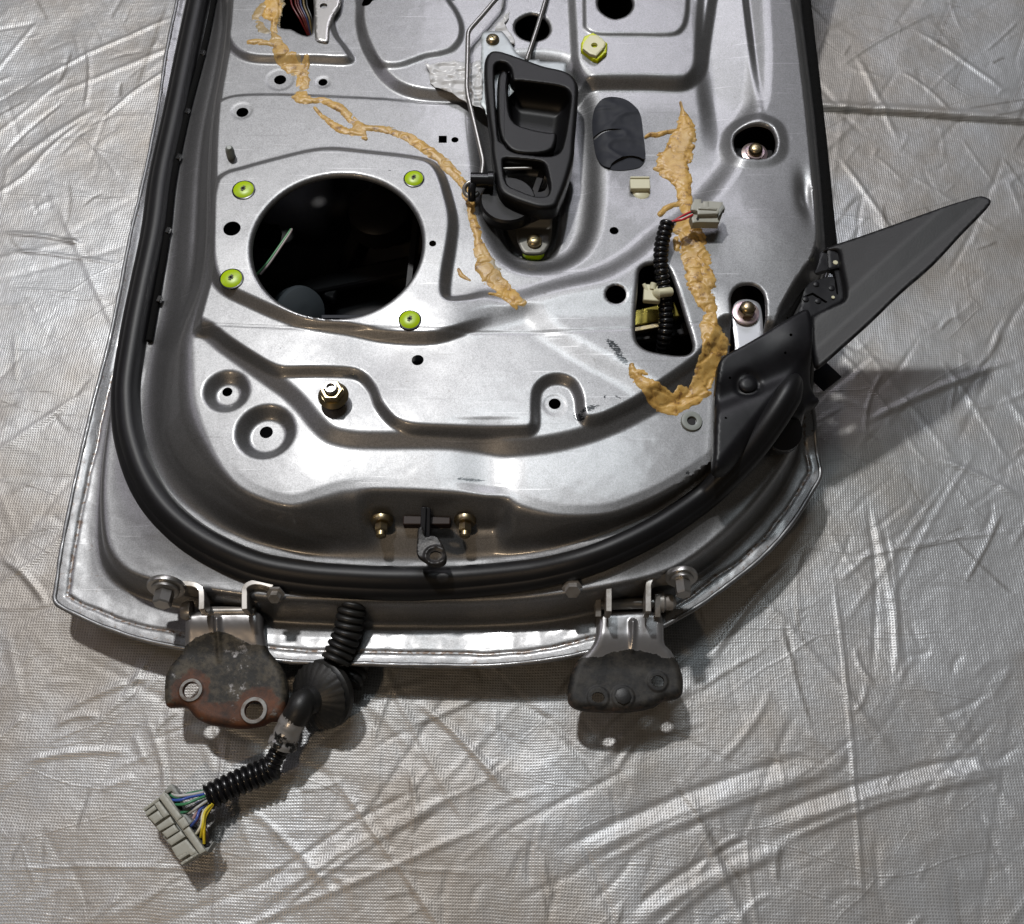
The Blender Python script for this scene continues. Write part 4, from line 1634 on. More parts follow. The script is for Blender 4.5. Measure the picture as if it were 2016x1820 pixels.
def lever_h(X, Y):
    r = .003
    s = np.clip(sdf(lev, X, Y)/r, 0, 1)
    return ZH-.0035-r*.8*(1-np.sqrt(np.clip(1-(1-s)**2, 0, 1)))


relief('lever', lev, [], .0012, lever_h, M['plastic'], handle, depth=.006, ang=60)
# housing behind and lock slider bar
lathe('pivot_boss', D3(1000, 400, .145), zw, [(.026, -.006), (.026, .004), (.024, .006)], M['plastic'], handle, 30)
hs = DL(smooth(H2([(500, 560), (520, 760), (600, 850), (760, 935), (900, 972), (1000, 940), (1100, 900), (1300, 800), (1400, 500), (1300, 200), (600, 180)]), 3), .148)
hole_h = DL(smooth(H2([(590, 300), (1080, 330), (1130, 640), (1000, 700), (660, 560)]), 3), .148)
plate('housing', hs, .150, M['dark'], handle, [hole_h], thick=.012, r=.003, step=.002)
tube('lock_pin', [D3(*H2([(560, 378)])[0], .155), D3(*H2([(935, 368)])[0], .155)], .0016, M['bright'], handle, 10)
block('slider_guide', D3(*H2([(1020, 560)])[0], .146), (.3, 1, 0), (.032, .006, .004), M['dark'], handle)

# zinc carrier plate, its two ends
up_o = DL(smooth(Z2([(1018, 215), (1035, 196), (1140, 194), (1162, 212), (1200, 262), (1240, 330), (1300, 372), (1380, 372), (1385, 385), (1548, 392), (1550, 445), (1550, 520), (1300, 520), (1100, 700), (1050, 720), (1040, 690), (1008, 640), (1008, 480), (1014, 470)]), 3), .151)
carrier = plate('carrier_plate', up_o, .151, M['zinc'], door, thick=.003, r=.0006, step=.0022)
c = D3(970, 79, .1515)
lathe('screw', c, zw, [(.0066, -.001), (.0066, .0008), (.0058, .0026), (.0036, .0038), (.001, .0041)], M['brass'], carrier, 26, 60)
block('cross_slot', (c[0], c[1], c[2]+.0040), (1, .6, 0), (.0056, .0010, .0006), M['lime_dark'], carrier, .0001)
block('cross_slot', (c[0], c[1], c[2]+.0040), (-.6, 1, 0), (.0056, .0010, .0006), M['lime_dark'], carrier, .0001)
lo_o = DL(smooth(H2([(552, 885), (620, 865), (900, 860), (1268, 810), (1272, 920), (1240, 1000), (1200, 1058), (1195, 1180), (1170, 1320), (1120, 1420), (1060, 1462), (940, 1470), (840, 1458), (790, 1400), (745, 1290), (728, 1170), (735, 1066), (660, 1050), (590, 1010), (552, 950)]), 3), .131)
bl = D(1050, 448, .131)


def low_tilt(X, Y):
    return .006*sstep(bl[1]-.001, bl[1]+.007, Y)


low = plate('carrier_plate', lo_o, .130, mat('shaded_zinc', (.15, .145, .13), .7, .45), door, thick=.0025, r=.0008, step=.0016, tilt=low_tilt)  # zinc darkened in its colour for the shade inside the recess
c = D3(1052, 476, .131)
lathe('screw', c, zw, [(.0070, -.001), (.0070, .0008), (.0062, .0030), (.0038, .0044), (.001, .0047)], M['brass'], low, 26, 60)
block('cross_slot', (c[0], c[1], c[2]+.0046), (1, .3, 0), (.0056, .0011, .0006), M['lime_dark'], low, .0001)
plate('backing_foam', DL(smooth(H2([(820, 1440), (1090, 1440), (1060, 1500), (980, 1518), (880, 1508)]), 3), .124), .125, M['lime'], low, thick=.006, r=.001, step=.0018)

# latch rods
rod = [D3(*p, .158) for p in [(1000, -120), (990, -12)]]+[D3(*p, .160) for p in Z2([(1110, -5), (1030, 90), (945, 185)])]+[D3(*p, .160) for p in Z2([(932, 215), (928, 400), (924, 545), (930, 600), (975, 790), (1024, 1000), (1028, 1030), (1018, 1100)])]
rodp = resample(smooth(rod[:4], 2, False)+smooth([rod[4], (rod[4][0]*.5+rod[5][0]*.5, rod[4][1]*.5+rod[5][1]*.5, .16)], 2, False)+rod[5:], .004)
tube('latch_rod', rodp, .0023, M['bright'], door, 12)
rod2 = [D3(*p, z) for p, z in (((1108, -120), .150), ((1074, 0), .152), ((1056, 60), .153), (tuple(Z2([(1300, 380)])[0]), .152))]
tube('latch_rod', rod2, .0021, M['bright'], door, 12)
hook = smooth([D3(*p, z) for p, z in zip(Z2([(945, 1150), (922, 1165), (910, 1190), (916, 1220), (945, 1240), (975, 1236), (996, 1215)]), (.157, .156, .154, .152, .151, .150, .150))], 5, False)
tube('rod_hook', hook, .0022, M['bright'], door, 12)
rc = tube('rod_clip', [D3(*p, .158) for p in Z2([(950, 1135), (1090, 1138)])], .0068, M['gloss_black'], door, 20)
tube('clip_tongue', [D3(*p, z) for p, z in zip(Z2([(958, 1165), (956, 1220), (955, 1262)]), (.160, .158, .152))], .0036, M['gloss_black'], rc, 10)
tube('clip_collar', [D3(*p, .158) for p in Z2([(1060, 1138), (1092, 1138)])], .0082, M['gloss_black'], rc, 20)

# torn water shield film


def film(name, pts, zf, seed):
    po = DL(pts, zf)
    P = []
    for i, (a, b) in enumerate(zip(po, po[1:]+po[:1])):
        a = np.array(a)
        b = np.array(b)
        L = np.linalg.norm(b-a)
        n = max(1, int(L/.0035))
        for k in range(n):
            q = a+(b-a)*k/n
            P.append(tuple(q+.0012*np.array([float(fbm(np.array(i*3.1+k*.7+seed), np.array(2.))), float(fbm(np.array(i*2.3+k*.9), np.array(seed*1.)))])*2))

    def fh(X, Y):
        return np.maximum(zf+.010*fbm(X*26+seed, Y*26, 2)+.003*np.clip(1-np.abs(fbm(X*60, Y*120+seed, 2))*9, 0, 1), H(X, Y)+.001)
    return relief(name, P, [], .0014, fh, M['film'], door, depth=.0003, ang=0)


film('torn_film', Z2([(664, 412), (700, 430), (730, 412), (780, 402), (860, 395), (940, 410), (1010, 395), (1030, 500), (1030, 700), (985, 690), (930, 672), (860, 625), (800, 590), (742, 572), (700, 530), (690, 470)]), .146, 3)
film('torn_film', Z2([(1098, 190), (1120, 150), (1150, 128), (1172, 100), (1196, 78), (1190, 120), (1165, 160), (1190, 205), (1222, 240), (1228, 296), (1190, 290), (1130, 240)]), .146, 8)
film('torn_film', Z2([(950, 560), (1015, 440), (1030, 520), (1020, 640), (980, 650)]), .150, 14)

# small bracket in the top left opening, and the wires inside it
tb = DL(smooth(Z1([(1765, -80), (1900, -80), (1905, 20), (1870, 80), (1845, 150), (1838, 230), (1800, 232), (1765, 215), (1760, 100)]), 3), .1475)
plate('latch_bracket', tb, .1475, M['bright'], door, [circle(637, 12, 7.5, .1475, 16)], thick=.002, r=.0012, step=.0018)
for i, (cw, dx) in enumerate([((.12, .01, .01), 0), ((.10, .015, .01), 8), ((.03, .04, .10), 18), ((.16, .12, .05), 24), ((.02, .02, .02), 30), ((.10, .02, .02), 13)]):
    pts = [D3(566+dx*1.3, -60, .118), D3(574+dx, 8, .120), D3(590+dx*.8, 38, .116), D3(606+dx*.35, 70, .105)]
    tube('wire', smooth(pts, 6, False), .0011, mat('wire_colour', cw, 0, .35), door, 8)

# ------------------------------------------------------------------ things seen through the speaker opening
gw = mat('green_wire', (.10, .30, .14), 0, .35)
ww = mat('grey_wire', (.36, .30, .30), 0, .35)
for m_, dx in ((gw, 0), (ww, 5)):
    pts = [D3(505+dx*1.5, 541, .112), D3(525+dx, 520, .116), D3(548+dx*.8, 488, .119), D3(566+dx*.7, 462, .120), D3(573+dx*.3, 452, .119), D3(571, 456, .112)]
    tube('speaker_wire', smooth(pts, 6, False), .0011, m_, door, 8)
block('harness_plug', D3(528, 466, .060), (1, -.1, 0), (.022, .020, .016), M['black_metal'], door, .001)
lathe('guide_roller', D3(594, 612, .070), (.5, -.4, .6), [(.022, -.02), (.024, -.004), (.022, .004), (.010, .008), (.004, .008)], M['glass'], door, 30)
block('window_channel', D3(812, 520, .06), (.05, 1, 0), (.30, .006, .02), M['black_metal'], door)
lathe('window_motor', D3(745, 420, .055), zw, [(.030, -.02), (.030, .004), (.024, .008), (.006, .009)], M['black_metal'], door, 30)
block('glass_edge', D3(740, 640, .060), (1, 0, 0), (.10, .004, .03), M['patch'], door)
block('door_brace', D3(640, 560, .034), (1, .25, 0), (.20, .020, .010), M['black_metal'], door, .003)
block('door_brace', D3(700, 470, .030), (.3, 1, 0), (.16, .014, .010), M['black_metal'], door, .003)
block('window_glass', D3(1120, 10, .085), (1, 0, 0), (.17, .10, .004), mat('dim_glass', (.030, .036, .050), 0, .3), door, .001)
# brass bracket behind the three cornered opening
gb = block('regulator_bracket', D3(1280, 625, .110), (1, .25, 0), (.050, .016, .010), mat('gold_zinc', (.62, .52, .12), .9, .25), door, .001)
block('regulator_lip', D3(1282, 646, .115), (1, .22, 0), (.034, .005, .006), M['brass'], gb, .0008)
block('regulator_bar', D3(1345, 618, .108), (1, .35, 0), (.012, .006, .004), M['brass'], gb, .0008)
block('regulator_web', D3(1292, 660, .100), (1, .25, 0), (.060, .012, .004), M['dark'], gb, .0008)

# ------------------------------------------------------------------ mirror mounting cover (black, folded)
mo = DL(smooth([(1413, 735), (1416, 712), (1428, 697), (1460, 680), (1530, 640), (1575, 612), (1588, 607), (1596, 614), (1599, 640), (1600, 672), (1608, 715), (1616, 733), (1636, 752), (1612, 766), (1596, 786), (1560, 790), (1500, 850), (1440, 915), (1408, 922), (1407, 880), (1409, 820)], 4), .150)
ra, rb = np.array(D(1440, 700, .15)), np.array(D(1592, 640, .15))
fa, fb = np.array(D(1425, 905, .15)), np.array(D(1590, 700, .15))


def linedist(X, Y, a, b):
    e = (b-a)/np.linalg.norm(b-a)
    return -(X-a[0])*e[1]+(Y-a[1])*e[0]


bc = D(1475, 751, .15)


def mirror_h(X, Y):
    z = .150+0*X
    d = linedist(X, Y, fa, fb)          # below this the sheet falls to the seal
    z = z-.032*sstep(.004, -.026, d)
    d2 = linedist(X, Y, ra, rb)
    z = z-.006*np.exp(-((d2+.030)/.011)**2)
    g = np.array(D(1560, 660, .15))
    z = z+.004*np.exp(-((X-g[0])**2+(Y-g[1])**2)/.02**2)
    rr = np.hypot(X-bc[0], Y-bc[1])
    z = z-.0022*np.exp(-((rr-.0095)/.0022)**2)
    z = z+.0012*fbm(X*30, Y*30, 2)
    s = np.clip(sdf(mo, X, Y)/.003, 0, 1)
    return z-.003*(1-np.sqrt(np.clip(1-(1-s)**2, 0, 1)))


mir = relief('mirror_cover', mo, [circle(1438, 742, 2.6, .15, 10), circle(1555, 664, 3.2, .15, 10), circle(1546, 695, 2.6, .15, 10), circle(1429, 823, 2.6, .15, 10)], .0022, mirror_h, M['black_metal'], door, depth=.010, ang=50)
c = np.array((bc[0], bc[1], float(mirror_h(np.array([bc[0]]), np.array([bc[1]]))[0])))
lathe('cover_button', c, zw, [(.0078, -.002), (.0078, .0004), (.0068, .0018), (.003, .0024)], M['black_metal'], mir, 28, 50)
# bulge of glossy rubber where the seal runs over the fold
lathe('drain_plug', D3(1538, 846, .112), (.25, -.2, 1), [(.020, -.012), (.021, -.003), (.019, .002), (.012, .004)], M['gloss_black'], door, 30)
block('grey_tab', D3(1624, 742, .085), (1, .8, 0), (.022, .020, .004), M['patch'], door)

# ------------------------------------------------------------------ triangular sail trim with its clip
_a, _b, _c = [np.array(D3(*p)) for p in ((1645, 484, .132), (1630, 700, .132), (1955, 387, .178))]
_n = np.cross(_b-_a, _c-_a)


def sail_z(X, Y):
    return _a[2]-((X-_a[0])*_n[0]+(Y-_a[1])*_n[1])/_n[2]


def on_sail(px, py):
    z = .14
    for _ in range(12):
        q = D(px, py, z)
        z = float(sail_z(q[0], q[1]))
    return q


so = [on_sail(*p) for p in smooth([(1620, 494), (1640, 482), (1700, 462), (1844, 411), (1900, 391), (1936, 380), (1955, 386), (1953, 397), (1900, 452), (1844, 512), (1780, 568), (1719, 627), (1660, 680), (1628, 708), (1612, 716), (1604, 690), (1600, 650), (1600, 622), (1640, 602), (1664, 588), (1664, 560), (1656, 520), (1650, 492)], 4)]
sa_, sb2 = np.array(on_sail(1610, 655)), np.array(on_sail(1880, 415))


def sail_h(X, Y):
    d = linedist(X, Y, sa_, sb2)
    z = sail_z(X, Y)-.0040*ramp((.012-d)/.024, .2)
    s = np.clip(sdf(so, X, Y)/.0018, 0, 1)
    return z-.0014*(1-np.sqrt(np.clip(1-(1-s)**2, 0, 1)))+.0004*fbm(X*30, Y*30)


sail = relief('sail_trim', so, [], .0018, sail_h, mat('weathered_black_plastic', (.006, .006, .007), 0, .46, 0, .28, bump=(700, .1), var=((.011, .011, .012), 12, .35, .7)), door, depth=.005, ang=50)
fo = DL(smooth(ZM([(1185, 460), (1245, 310), (1310, 268), (1452, 236), (1485, 380), (1520, 560), (1530, 700), (1516, 858), (1400, 930), (1240, 1020), (1140, 1072), (1060, 1090), (980, 1060), (1010, 900), (1030, 760), (1050, 640), (1120, 570)]), 3), .126)
h1_ = DL(smooth(ZM([(1060, 660), (1130, 580), (1330, 516), (1392, 540), (1415, 640), (1436, 800), (1418, 806), (1395, 690), (1375, 600), (1200, 640), (1100, 680), (1050, 740)]), 2), .126)
h2_ = DL(ZM([(1040, 826), (1145, 782), (1312, 884), (1298, 904), (1142, 812), (1040, 846)]), .126)
fr = relief('sail_clip', fo, [h1_, h2_], .0018, lambda X, Y: .126+.001*fbm(X*60, Y*60)-rnd(fo, .001)(X, Y), M['black_metal'], door, depth=.006)
for (x, y) in ZM([(1185, 690), (1360, 735), (1205, 880), (1065, 860), (1380, 340)]):
    c = D3(x, y, .126)
    lathe('rivet', c, zw, [(.0028, -.001), (.0028, .0008), (.0018, .0013)], M['black_metal'], fr, 14)
plate('clip_tab', DL(ZM([(1308, 268), (1452, 238), (1476, 490), (1330, 524)]), .1285), .1290, M['black_metal'], fr, thick=.003, r=.0008, step=.0018)
for (x, y, r_) in ZM([(1405, 440, 26), (1378, 836, 18)]):
    lathe('paint_chip', D3(x, y, .1291 if y < 560 else .127), zw, [(r_*.00055, 0), (r_*.00045, .0004)], M['cream'], fr, 7)
tube('felt_strip', smooth([D3(*p, .124) for p in ZM([(1035, 650), (1010, 740), (965, 850), (920, 940), (880, 1020), (850, 1090)])], 4, False), .0040, M['foam'], door, 10)

# ------------------------------------------------------------------ check strap in the front pocket
for (x, y) in ((752, 1030), (916, 1030)):
    c = np.array(D3(x, y, .098))
    a = np.array((0, -.97, .12))
    cb = lathe('check_bolt', c, a, [(.0095, -.004), (.0095, -.001), (.0085, .0008), (.0060, .0010)], M['brass'], door, 26)
    aa = a/np.linalg.norm(a)
    lathe('hex_head', c+aa*.001, a, [(.0056, 0), (.0058, .001), (.0058, .0065), (.0048, .0076)], M['brass'], cb, 6, 20)
    lathe('bolt_end', c+aa*.009, a, [(.0045, 0), (.0045, .0035), (.0034, .0042)], M['brass'], cb, 16)
rx_ = ZS([(1035, 790)])[0]
arm_o = DL(smooth(ZS([(830, 470), (890, 440), (920, 560), (1000, 545), (1080, 570), (1130, 640), (1165, 720), (1190, 800), (1185, 880), (1130, 925), (1040, 935), (960, 905), (890, 860), (830, 810), (812, 740), (820, 600)]), 3), .108)
arm_h = DL(smooth(ZS([(975, 800), (1000, 760), (1060, 745), (1120, 770), (1135, 815), (1100, 850), (1040, 862), (990, 845)]), 3), .108)


def arm_z(X, Y):
    y0 = D(840, 1045, .108)[1]
    rr = rnd(arm_o, .0012)(X, Y)
    return .108-rr+.002*sstep(y0-.01, y0+.012, Y)+.0016*np.exp(-((-sdf(arm_h, X, Y)-.003)/.0016)**2)


strap_ = relief('check_strap', arm_o, [arm_h], .0011, arm_z, mat('check_strap_steel', (.018, .017, .017), .3, .42, var=((.05, .046, .043), 160, .45, .7), bump=(300, .3)), door, depth=.0035)
block('strap_bar', D3(834, 1035, .102), (.03, 1, .25), (.030, .0045, .012), M['black_metal'], strap_, .0008)
block('strap_bar', D3(843, 1030, .100), (0, 1, .3), (.026, .0045, .012), M['black_metal'], strap_, .0008)
block('strap_block', D3(841, 1024, .095), (1, 0, 0), (.040, .012, .010), mat('oxide_guide', (.020, .009, .006), .1, .6), strap_, .001)

# ------------------------------------------------------------------ hinges


def hinge(px_out, holes_px, ridge, z0, m, clean_y, rings, attrs, arms, fn=None):
    o = DL(smooth(px_out, 4), z0)
    hl = [circle(x, y, r_, z0, 26, ry) for (x, y, r_, ry) in holes_px]
    r0, r1 = np.array(D(*ridge[0], z0)), np.array(D(*ridge[1], z0))
    rc = [(D(x, y, z0), px_r(x, y, r_, z0)) for (x, y, r_) in rings]
    ytop = D(0, clean_y, z0)[1]

    def hz(X, Y):
        s = np.clip(sdf(o, X, Y)/.007, 0, 1)
        z = z0-.0065*(1-np.sqrt(np.clip(1-(1-s)**2, 0, 1)))
        e = r1-r0
        t = np.clip(((X-r0[0])*e[0]+(Y-r0[1])*e[1])/(e@e), 0, 1)
        d = np.hypot(X-r0[0]-t*e[0], Y-r0[1]-t*e[1])
        z = z+.0048*np.exp(-(d/.0022)**2)*(1-.8*t)
        z = z-.004*sstep(ytop-.016, ytop+.004, Y)*sstep(ytop+.02, ytop, Y)*0
        # saddle between clean neck and the palm
        z = z+.0070*sstep(ytop-.018, ytop+.012, Y)
        for c, r_ in rc:
            q = np.hypot(X-c[0], Y-c[1])
            z = z+.0010*sstep(r_*1.10, r_*.95, q)
        return z+.0005*fbm(X*90, Y*90, 3)+(fn(X, Y) if fn else 0)
    h = relief('hinge', o, hl, .0011, hz, m, door, depth=.004, attrs=attrs(o, rc, ytop), ang=60)
    return h, hz


hzA = .045


def attrsA(o, rc, ytop):
    def dirt_dark(X, Y):
        yt = ytop-.010*np.clip(np.abs(X-D(432, 1250, hzA)[0])/.028, 0, 1)**2+.002
        return sstep(yt+.003, yt-.003, Y)*(.72-.08*sstep(-.005, .008, X-D(445, 1350, hzA)[0])*sstep(.012, 0, X-D(470, 1350, hzA)[0]))

    def rust(X, Y):
        v = np.zeros(X.shape)
        cA = D(*Z8([(400, 740)])[0], hzA)
        cB = D(*Z8([(780, 830)])[0], hzA)
        d = np.minimum(np.hypot((X-cA[0]), (Y-cA[1])*1.0), np.hypot((X-cB[0])*.9, (Y-cB[1])))
        v = .30+.40*sstep(.024, .011, d)
        low_ = sdf(o, X, Y)
        yb = D(440, 1395, hzA)[1]
        v = np.maximum(v, .25+.42*sstep(yb+.014, yb, Y))
        return v
    return {'dirt_dark': dirt_dark, 'rust': rust}


outA = Z8([(382, 316), (420, 300), (500, 292), (640, 290), (760, 294), (806, 312), (816, 420), (832, 500), (880, 560), (920, 620), (942, 700), (946, 800), (925, 870), (895, 905), (845, 912), (800, 935), (700, 950), (600, 945), (500, 928), (420, 892), (362, 832), (262, 830), (244, 800), (242, 720), (250, 650), (280, 590), (350, 510), (368, 420)])
hA, fA = hinge(outA, [(*Z8([(763, 857)])[0], Z8([(0, 0, 52)])[0][2], 1.0), (*Z8([(405, 742)])[0], Z8([(0, 0, 44)])[0][2], 1.0)],
               (Z8([(568, 352)])[0], Z8([(566, 570)])[0]), hzA, M['hinge_a'], 1250, [(*Z8([(763, 857)])[0], 25), (*Z8([(405, 742)])[0], 23)], attrsA, None)
for (x, y, r_) in Z8([(763, 857, 76), (405, 742, 66)]):
    c = D(x, y, hzA)
    zc = float(fA(np.array([c[0]]), np.array([c[1]]))[0])
    R_ = px_r(x, y, r_, hzA)
    ri = px_r(x, y, r_*(52/76), hzA)
    lathe('washer_ring', (c[0], c[1], zc), zw, [(R_, -.0008), (R_*.97, .0006), (ri*1.05, .0008), (ri, -.003)], M['ring'], hA, 30, 40, True)

hzB = .050


def attrsB(o, rc, ytop):
    def dirt_dark(X, Y):
        yt = ytop-.006*np.clip(np.abs(X-D(1243, 1290, hzB)[0])/.028, 0, 1)**2
        return .10+.75*sstep(yt+.004, yt-.006, Y)

    def rust(X, Y):
        return .30+.22*sstep(.006, .001, sdf(o, X, Y))*(Y < ytop-.01)
    return {'dirt_dark': dirt_dark, 'rust': rust}


outB = Z7([(905, 985), (950, 972), (1050, 968), (1150, 970), (1196, 982), (1208, 1040), (1212, 1115), (1245, 1150), (1285, 1215), (1302, 1280), (1296, 1345), (1262, 1366), (1215, 1372), (1165, 1402), (1060, 1422), (930, 1424), (815, 1412), (775, 1382), (770, 1330), (782, 1260), (812, 1195), (870, 1140), (892, 1100), (900, 1040)])
hB, fB = hinge(outB, [(*Z7([(1180, 1290)])[0], 13, .9), (*Z7([(908, 1364)])[0], 13, .8)], (Z7([(1062, 1030)])[0], Z7([(1062, 1150)])[0]), hzB, M['hinge_b'], 1278,
               [(*Z7([(1180, 1290)])[0], 20), (*Z7([(908, 1364)])[0], 21), (*Z7([(1022, 1362)])[0], 22)], attrsB, None)
c = D(*Z7([(1022, 1360)])[0], hzB)
zc = float(fB(np.array([c[0]]), np.array([c[1]]))[0])
lathe('blind_nut', (c[0], c[1], zc), zw, [(.0068, -.001), (.0068, .0012), (.0050, .0018)], M['boot'], hB, 8, 30)


def flat_strip(name, path, wd, th, m, parent, up=(0, 1, 0)):
    """bent steel strip: path points, width along `up`"""
    P = resample(smooth(path, 6, False), .002)
    P, T, _ = frames(P)
    v, f = [], []
    up = np.array(up, float)
    for p, t in zip(P, T):
        n = np.cross(up, t)
        n /= np.linalg.norm(n)
        u = np.cross(t, n)
        u /= np.linalg.norm(u)
        for a, b in ((-1, -1), (1, -1), (1, 1), (-1, 1)):
            v.append(tuple(p+n*a*th/2+u*b*wd/2))
    for i in range(len(P)-1):
        for k in range(4):
            a = i*4+k
            b = i*4+(k+1) % 4
            f.append([a, b, b+4, a+4])
    f.append([0, 1, 2, 3][::-1])
    e = (len(P)-1)*4
    f.append([e, e+1, e+2, e+3])
    return bevelled(pydata(name, v, f, m, parent, 50), .0005, 2)


def arm(parent, pts, z, m, wd=.020):
    return flat_strip('hinge_arm', [D3(x, y, zz) for (x, y), zz in zip(pts, z)], wd, .0048, m, parent, (0, .18, 1))


# left hinge
arm(hA, Z8([(250, 165), (340, 162), (430, 168), (470, 190), (480, 230), (480, 300)]), (.067,)*6, M['hinge_arm'])
arm(hA, Z8([(880, 178), (820, 160), (770, 158), (728, 180), (722, 220), (722, 300)]), (.067,)*6, M['hinge_arm'])
tube('hinge_pin', [D3(*p, .050) for p in Z8([(470, 296), (770, 292)])], .0044, M['hinge_arm'], hA, 16)
lathe('pin_head', D3(*Z8([(395, 290)])[0], .050), (1, 0, 0), [(.0070, -.006), (.0085, -.003), (.0085, .002)], M['hinge_arm'], hA, 16)
for (x, y, par, r_, z_) in (*[(a, b, hA, 1.0, .077) for a, b in Z8([(262, 160)])], *[(a, b, hB, .85, .088) for a, b in Z7([(1290, 815)])]):
    c = np.array(D3(x, y, z_))
    a = np.array((0, -.96, .28))
    a /= np.linalg.norm(a)
    lathe('hinge_washer', c, a, [(.0155*r_, -.003), (.0160*r_, -.001), (.0155*r_, .0010), (.0118*r_, .0014), (.0118*r_, .0040), (.0100*r_, .0046)], M['bright'], par, 30)
    lathe('hinge_bolt', c+a*.004, a, [(.0078*r_, 0), (.0080*r_, .001), (.0080*r_, .0115), (.0070*r_, .0130)], M['bright'], par, 6, 20)
c = np.array(D3(*Z8([(885, 195)])[0], .075))
lathe('hinge_bolt', c, (0, -.8, .6), [(.0078, -.001), (.0078, .0015), (.0050, .0018), (.0050, .007)], M['hinge_arm'], hA, 6, 20)
# right hinge
arm(hB, Z7([(800, 838), (860, 832), (915, 835), (948, 862), (953, 905), (953, 985)]), (.076,)*6, M['hinge_arm'])
arm(hB, Z7([(1260, 812), (1210, 815), (1160, 828), (1136, 860), (1132, 905), (1132, 985)]), (.076,)*6, M['hinge_arm'])
arm(hB, Z7([(906, 905), (906, 995)]), (.060, .056), M['hinge_arm'], .014)
arm(hB, Z7([(1176, 890), (1176, 995)]), (.062, .056), M['hinge_arm'], .014)
tube('hinge_pin', [D3(*p, .058) for p in Z7([(890, 940), (1200, 930)])], .0048, M['bright'], hB, 16)
lathe('pin_head', D3(*Z7([(1215, 928)])[0], .058), (1, 0, 0), [(.0090, -.008), (.0092, -.002), (.0070, 0), (.0070, .006), (.0040, .009)], M['hinge_arm'], hB, 16)
c = np.array(D3(*Z7([(790, 862)])[0], .086))
lathe('hinge_bolt', c, (0, -.8, .6), [(.0090, -.002), (.0090, .0005), (.0065, .001), (.0065, .006)], M['hinge_arm'], hB, 6, 20)

# ------------------------------------------------------------------ small harness on the panel
hs1 = empty('wire_harness', D3(1306, 560, .13), 'short black corrugated wire sleeve rising from the three cornered opening to a small grey plug', 'wire harness')
LP = [D3(x, y, z) for x, y, z in [(p[0], p[1], z) for p, z in zip(ZB([(388, 325), (352, 440), (322, 570), (310, 700), (316, 850), (338, 1000), (356, 1200), (366, 1400), (355, 1560), (335, 1740), (330, 1900)]), (.163, .160, .156, .152, .147, .140, .132, .124, .116, .100, .080))]]
loom('corrugated_sleeve', LP, .0068, .0048, M['gloss_black'], hs1, 18, .20)
for i, (cw, a, b) in enumerate([((.50, .02, .03), (430, 335), (655, 210)), ((.01, .01, .01), (425, 345), (655, 228)), ((.60, .58, .52), (440, 330), (650, 240)), ((.50, .02, .03), (435, 322), (655, 250))]):
    mid = ((a[0]+b[0])/2, (a[1]+b[1])/2-8+i*8)
    pts = [D3(*ZB([(a[0]-40, a[1]+20)])[0], .163), D3(*ZB([a])[0], .165), D3(*ZB([mid])[0], .167+.001*i), D3(*ZB([b])[0], .166)]
    tube('wire', smooth(pts, 6, False), .0011, mat('wire_colour', cw, 0, .35), hs1, 8)


def zslab(name, pts, z, th, m, parent, r=.0005, holes=(), step=None):
    return plate(name, DL(pts, z), z, m, parent, [DL(h, z) for h in holes], thick=th, r=r, step=step or .0012, ang=35)


conn = zslab('plug_body', ZB([(632, 250), (650, 215), (700, 195), (950, 170), (985, 130), (1000, 170), (945, 325), (735, 322), (660, 330)]), .1660, .009, M['grey_plastic'], hs1)
zslab('plug_top', ZB([(640, 150), (680, 75), (750, 78), (752, 120), (830, 95), (985, 110), (975, 160), (930, 235), (715, 240), (708, 200), (645, 190)]), .1705, .005, M['grey_plastic'], conn)
zslab('plug_latch', ZB([(770, 100), (830, 98), (835, 160), (925, 168), (915, 190), (720, 180), (725, 150), (768, 150)]), .1720, .002, M['grey_plastic'], conn)
zslab('plug_hole', ZB([(690, 270), (722, 265), (730, 305), (700, 312)]), .1664, .0006, M['dark'], conn)
zslab('plug_face', ZB([(945, 180), (985, 120), (1012, 175), (985, 190), (940, 260)]), .1712, .006, M['grey_shadow'], conn)
tie = tube('cable_tie', [D3(*p, z) for p, z in zip(ZB([(262, 1100), (300, 1098), (420, 1082)]), (.140, .146, .142))], .0042, M['cream'], hs1, 8)
block('tie_head', D3(*ZB([(215, 1110)])[0], .138), (1, -.1, 0), (.015, .017, .006), M['cream'], hs1, .001)
tube('tie_ear', [D3(*p, z) for p, z in zip(ZB([(180, 1090), (150, 1050), (128, 1000)]), (.139, .140, .141))], .0018, M['cream'], hs1, 8)
tube('tie_ear', [D3(*p, z) for p, z in zip(ZB([(220, 1060), (228, 1020), (238, 990)]), (.140, .141, .142))], .0030, M['cream'], hs1, 8)

# ------------------------------------------------------------------ main harness below the door
hs2 = empty('wire_harness', D3(600, 1450, 0), 'long black wire harness with ribbed rubber boot and wide grey plug lying on the tarpaulin', 'wire harness')
bt = [D3(p[0], p[1], z) for p, z in zip(Z8([(1345, 150), (1330, 240), (1310, 330), (1290, 420), (1258, 500), (1222, 580)]), (.060, .056, .051, .046, .042, .040))]
loom('bellows', bt, .0128, .0062, M['boot'], hs2, 26, .20)
bt2 = [D3(p[0], p[1], z) for p, z in zip(Z8([(1330, 420), (1350, 520), (1340, 620), (1300, 700)]), (.022, .017, .016, .018))]
loom('bellows', bt2, .0120, .0062, M['boot'], hs2, 22, .17)
g0 = np.array(D3(*Z8([(1128, 775)])[0], .030))
gd = np.array((-.50, -.42, .75))
gL = np.linalg.norm(gd)
gu = gd/gL
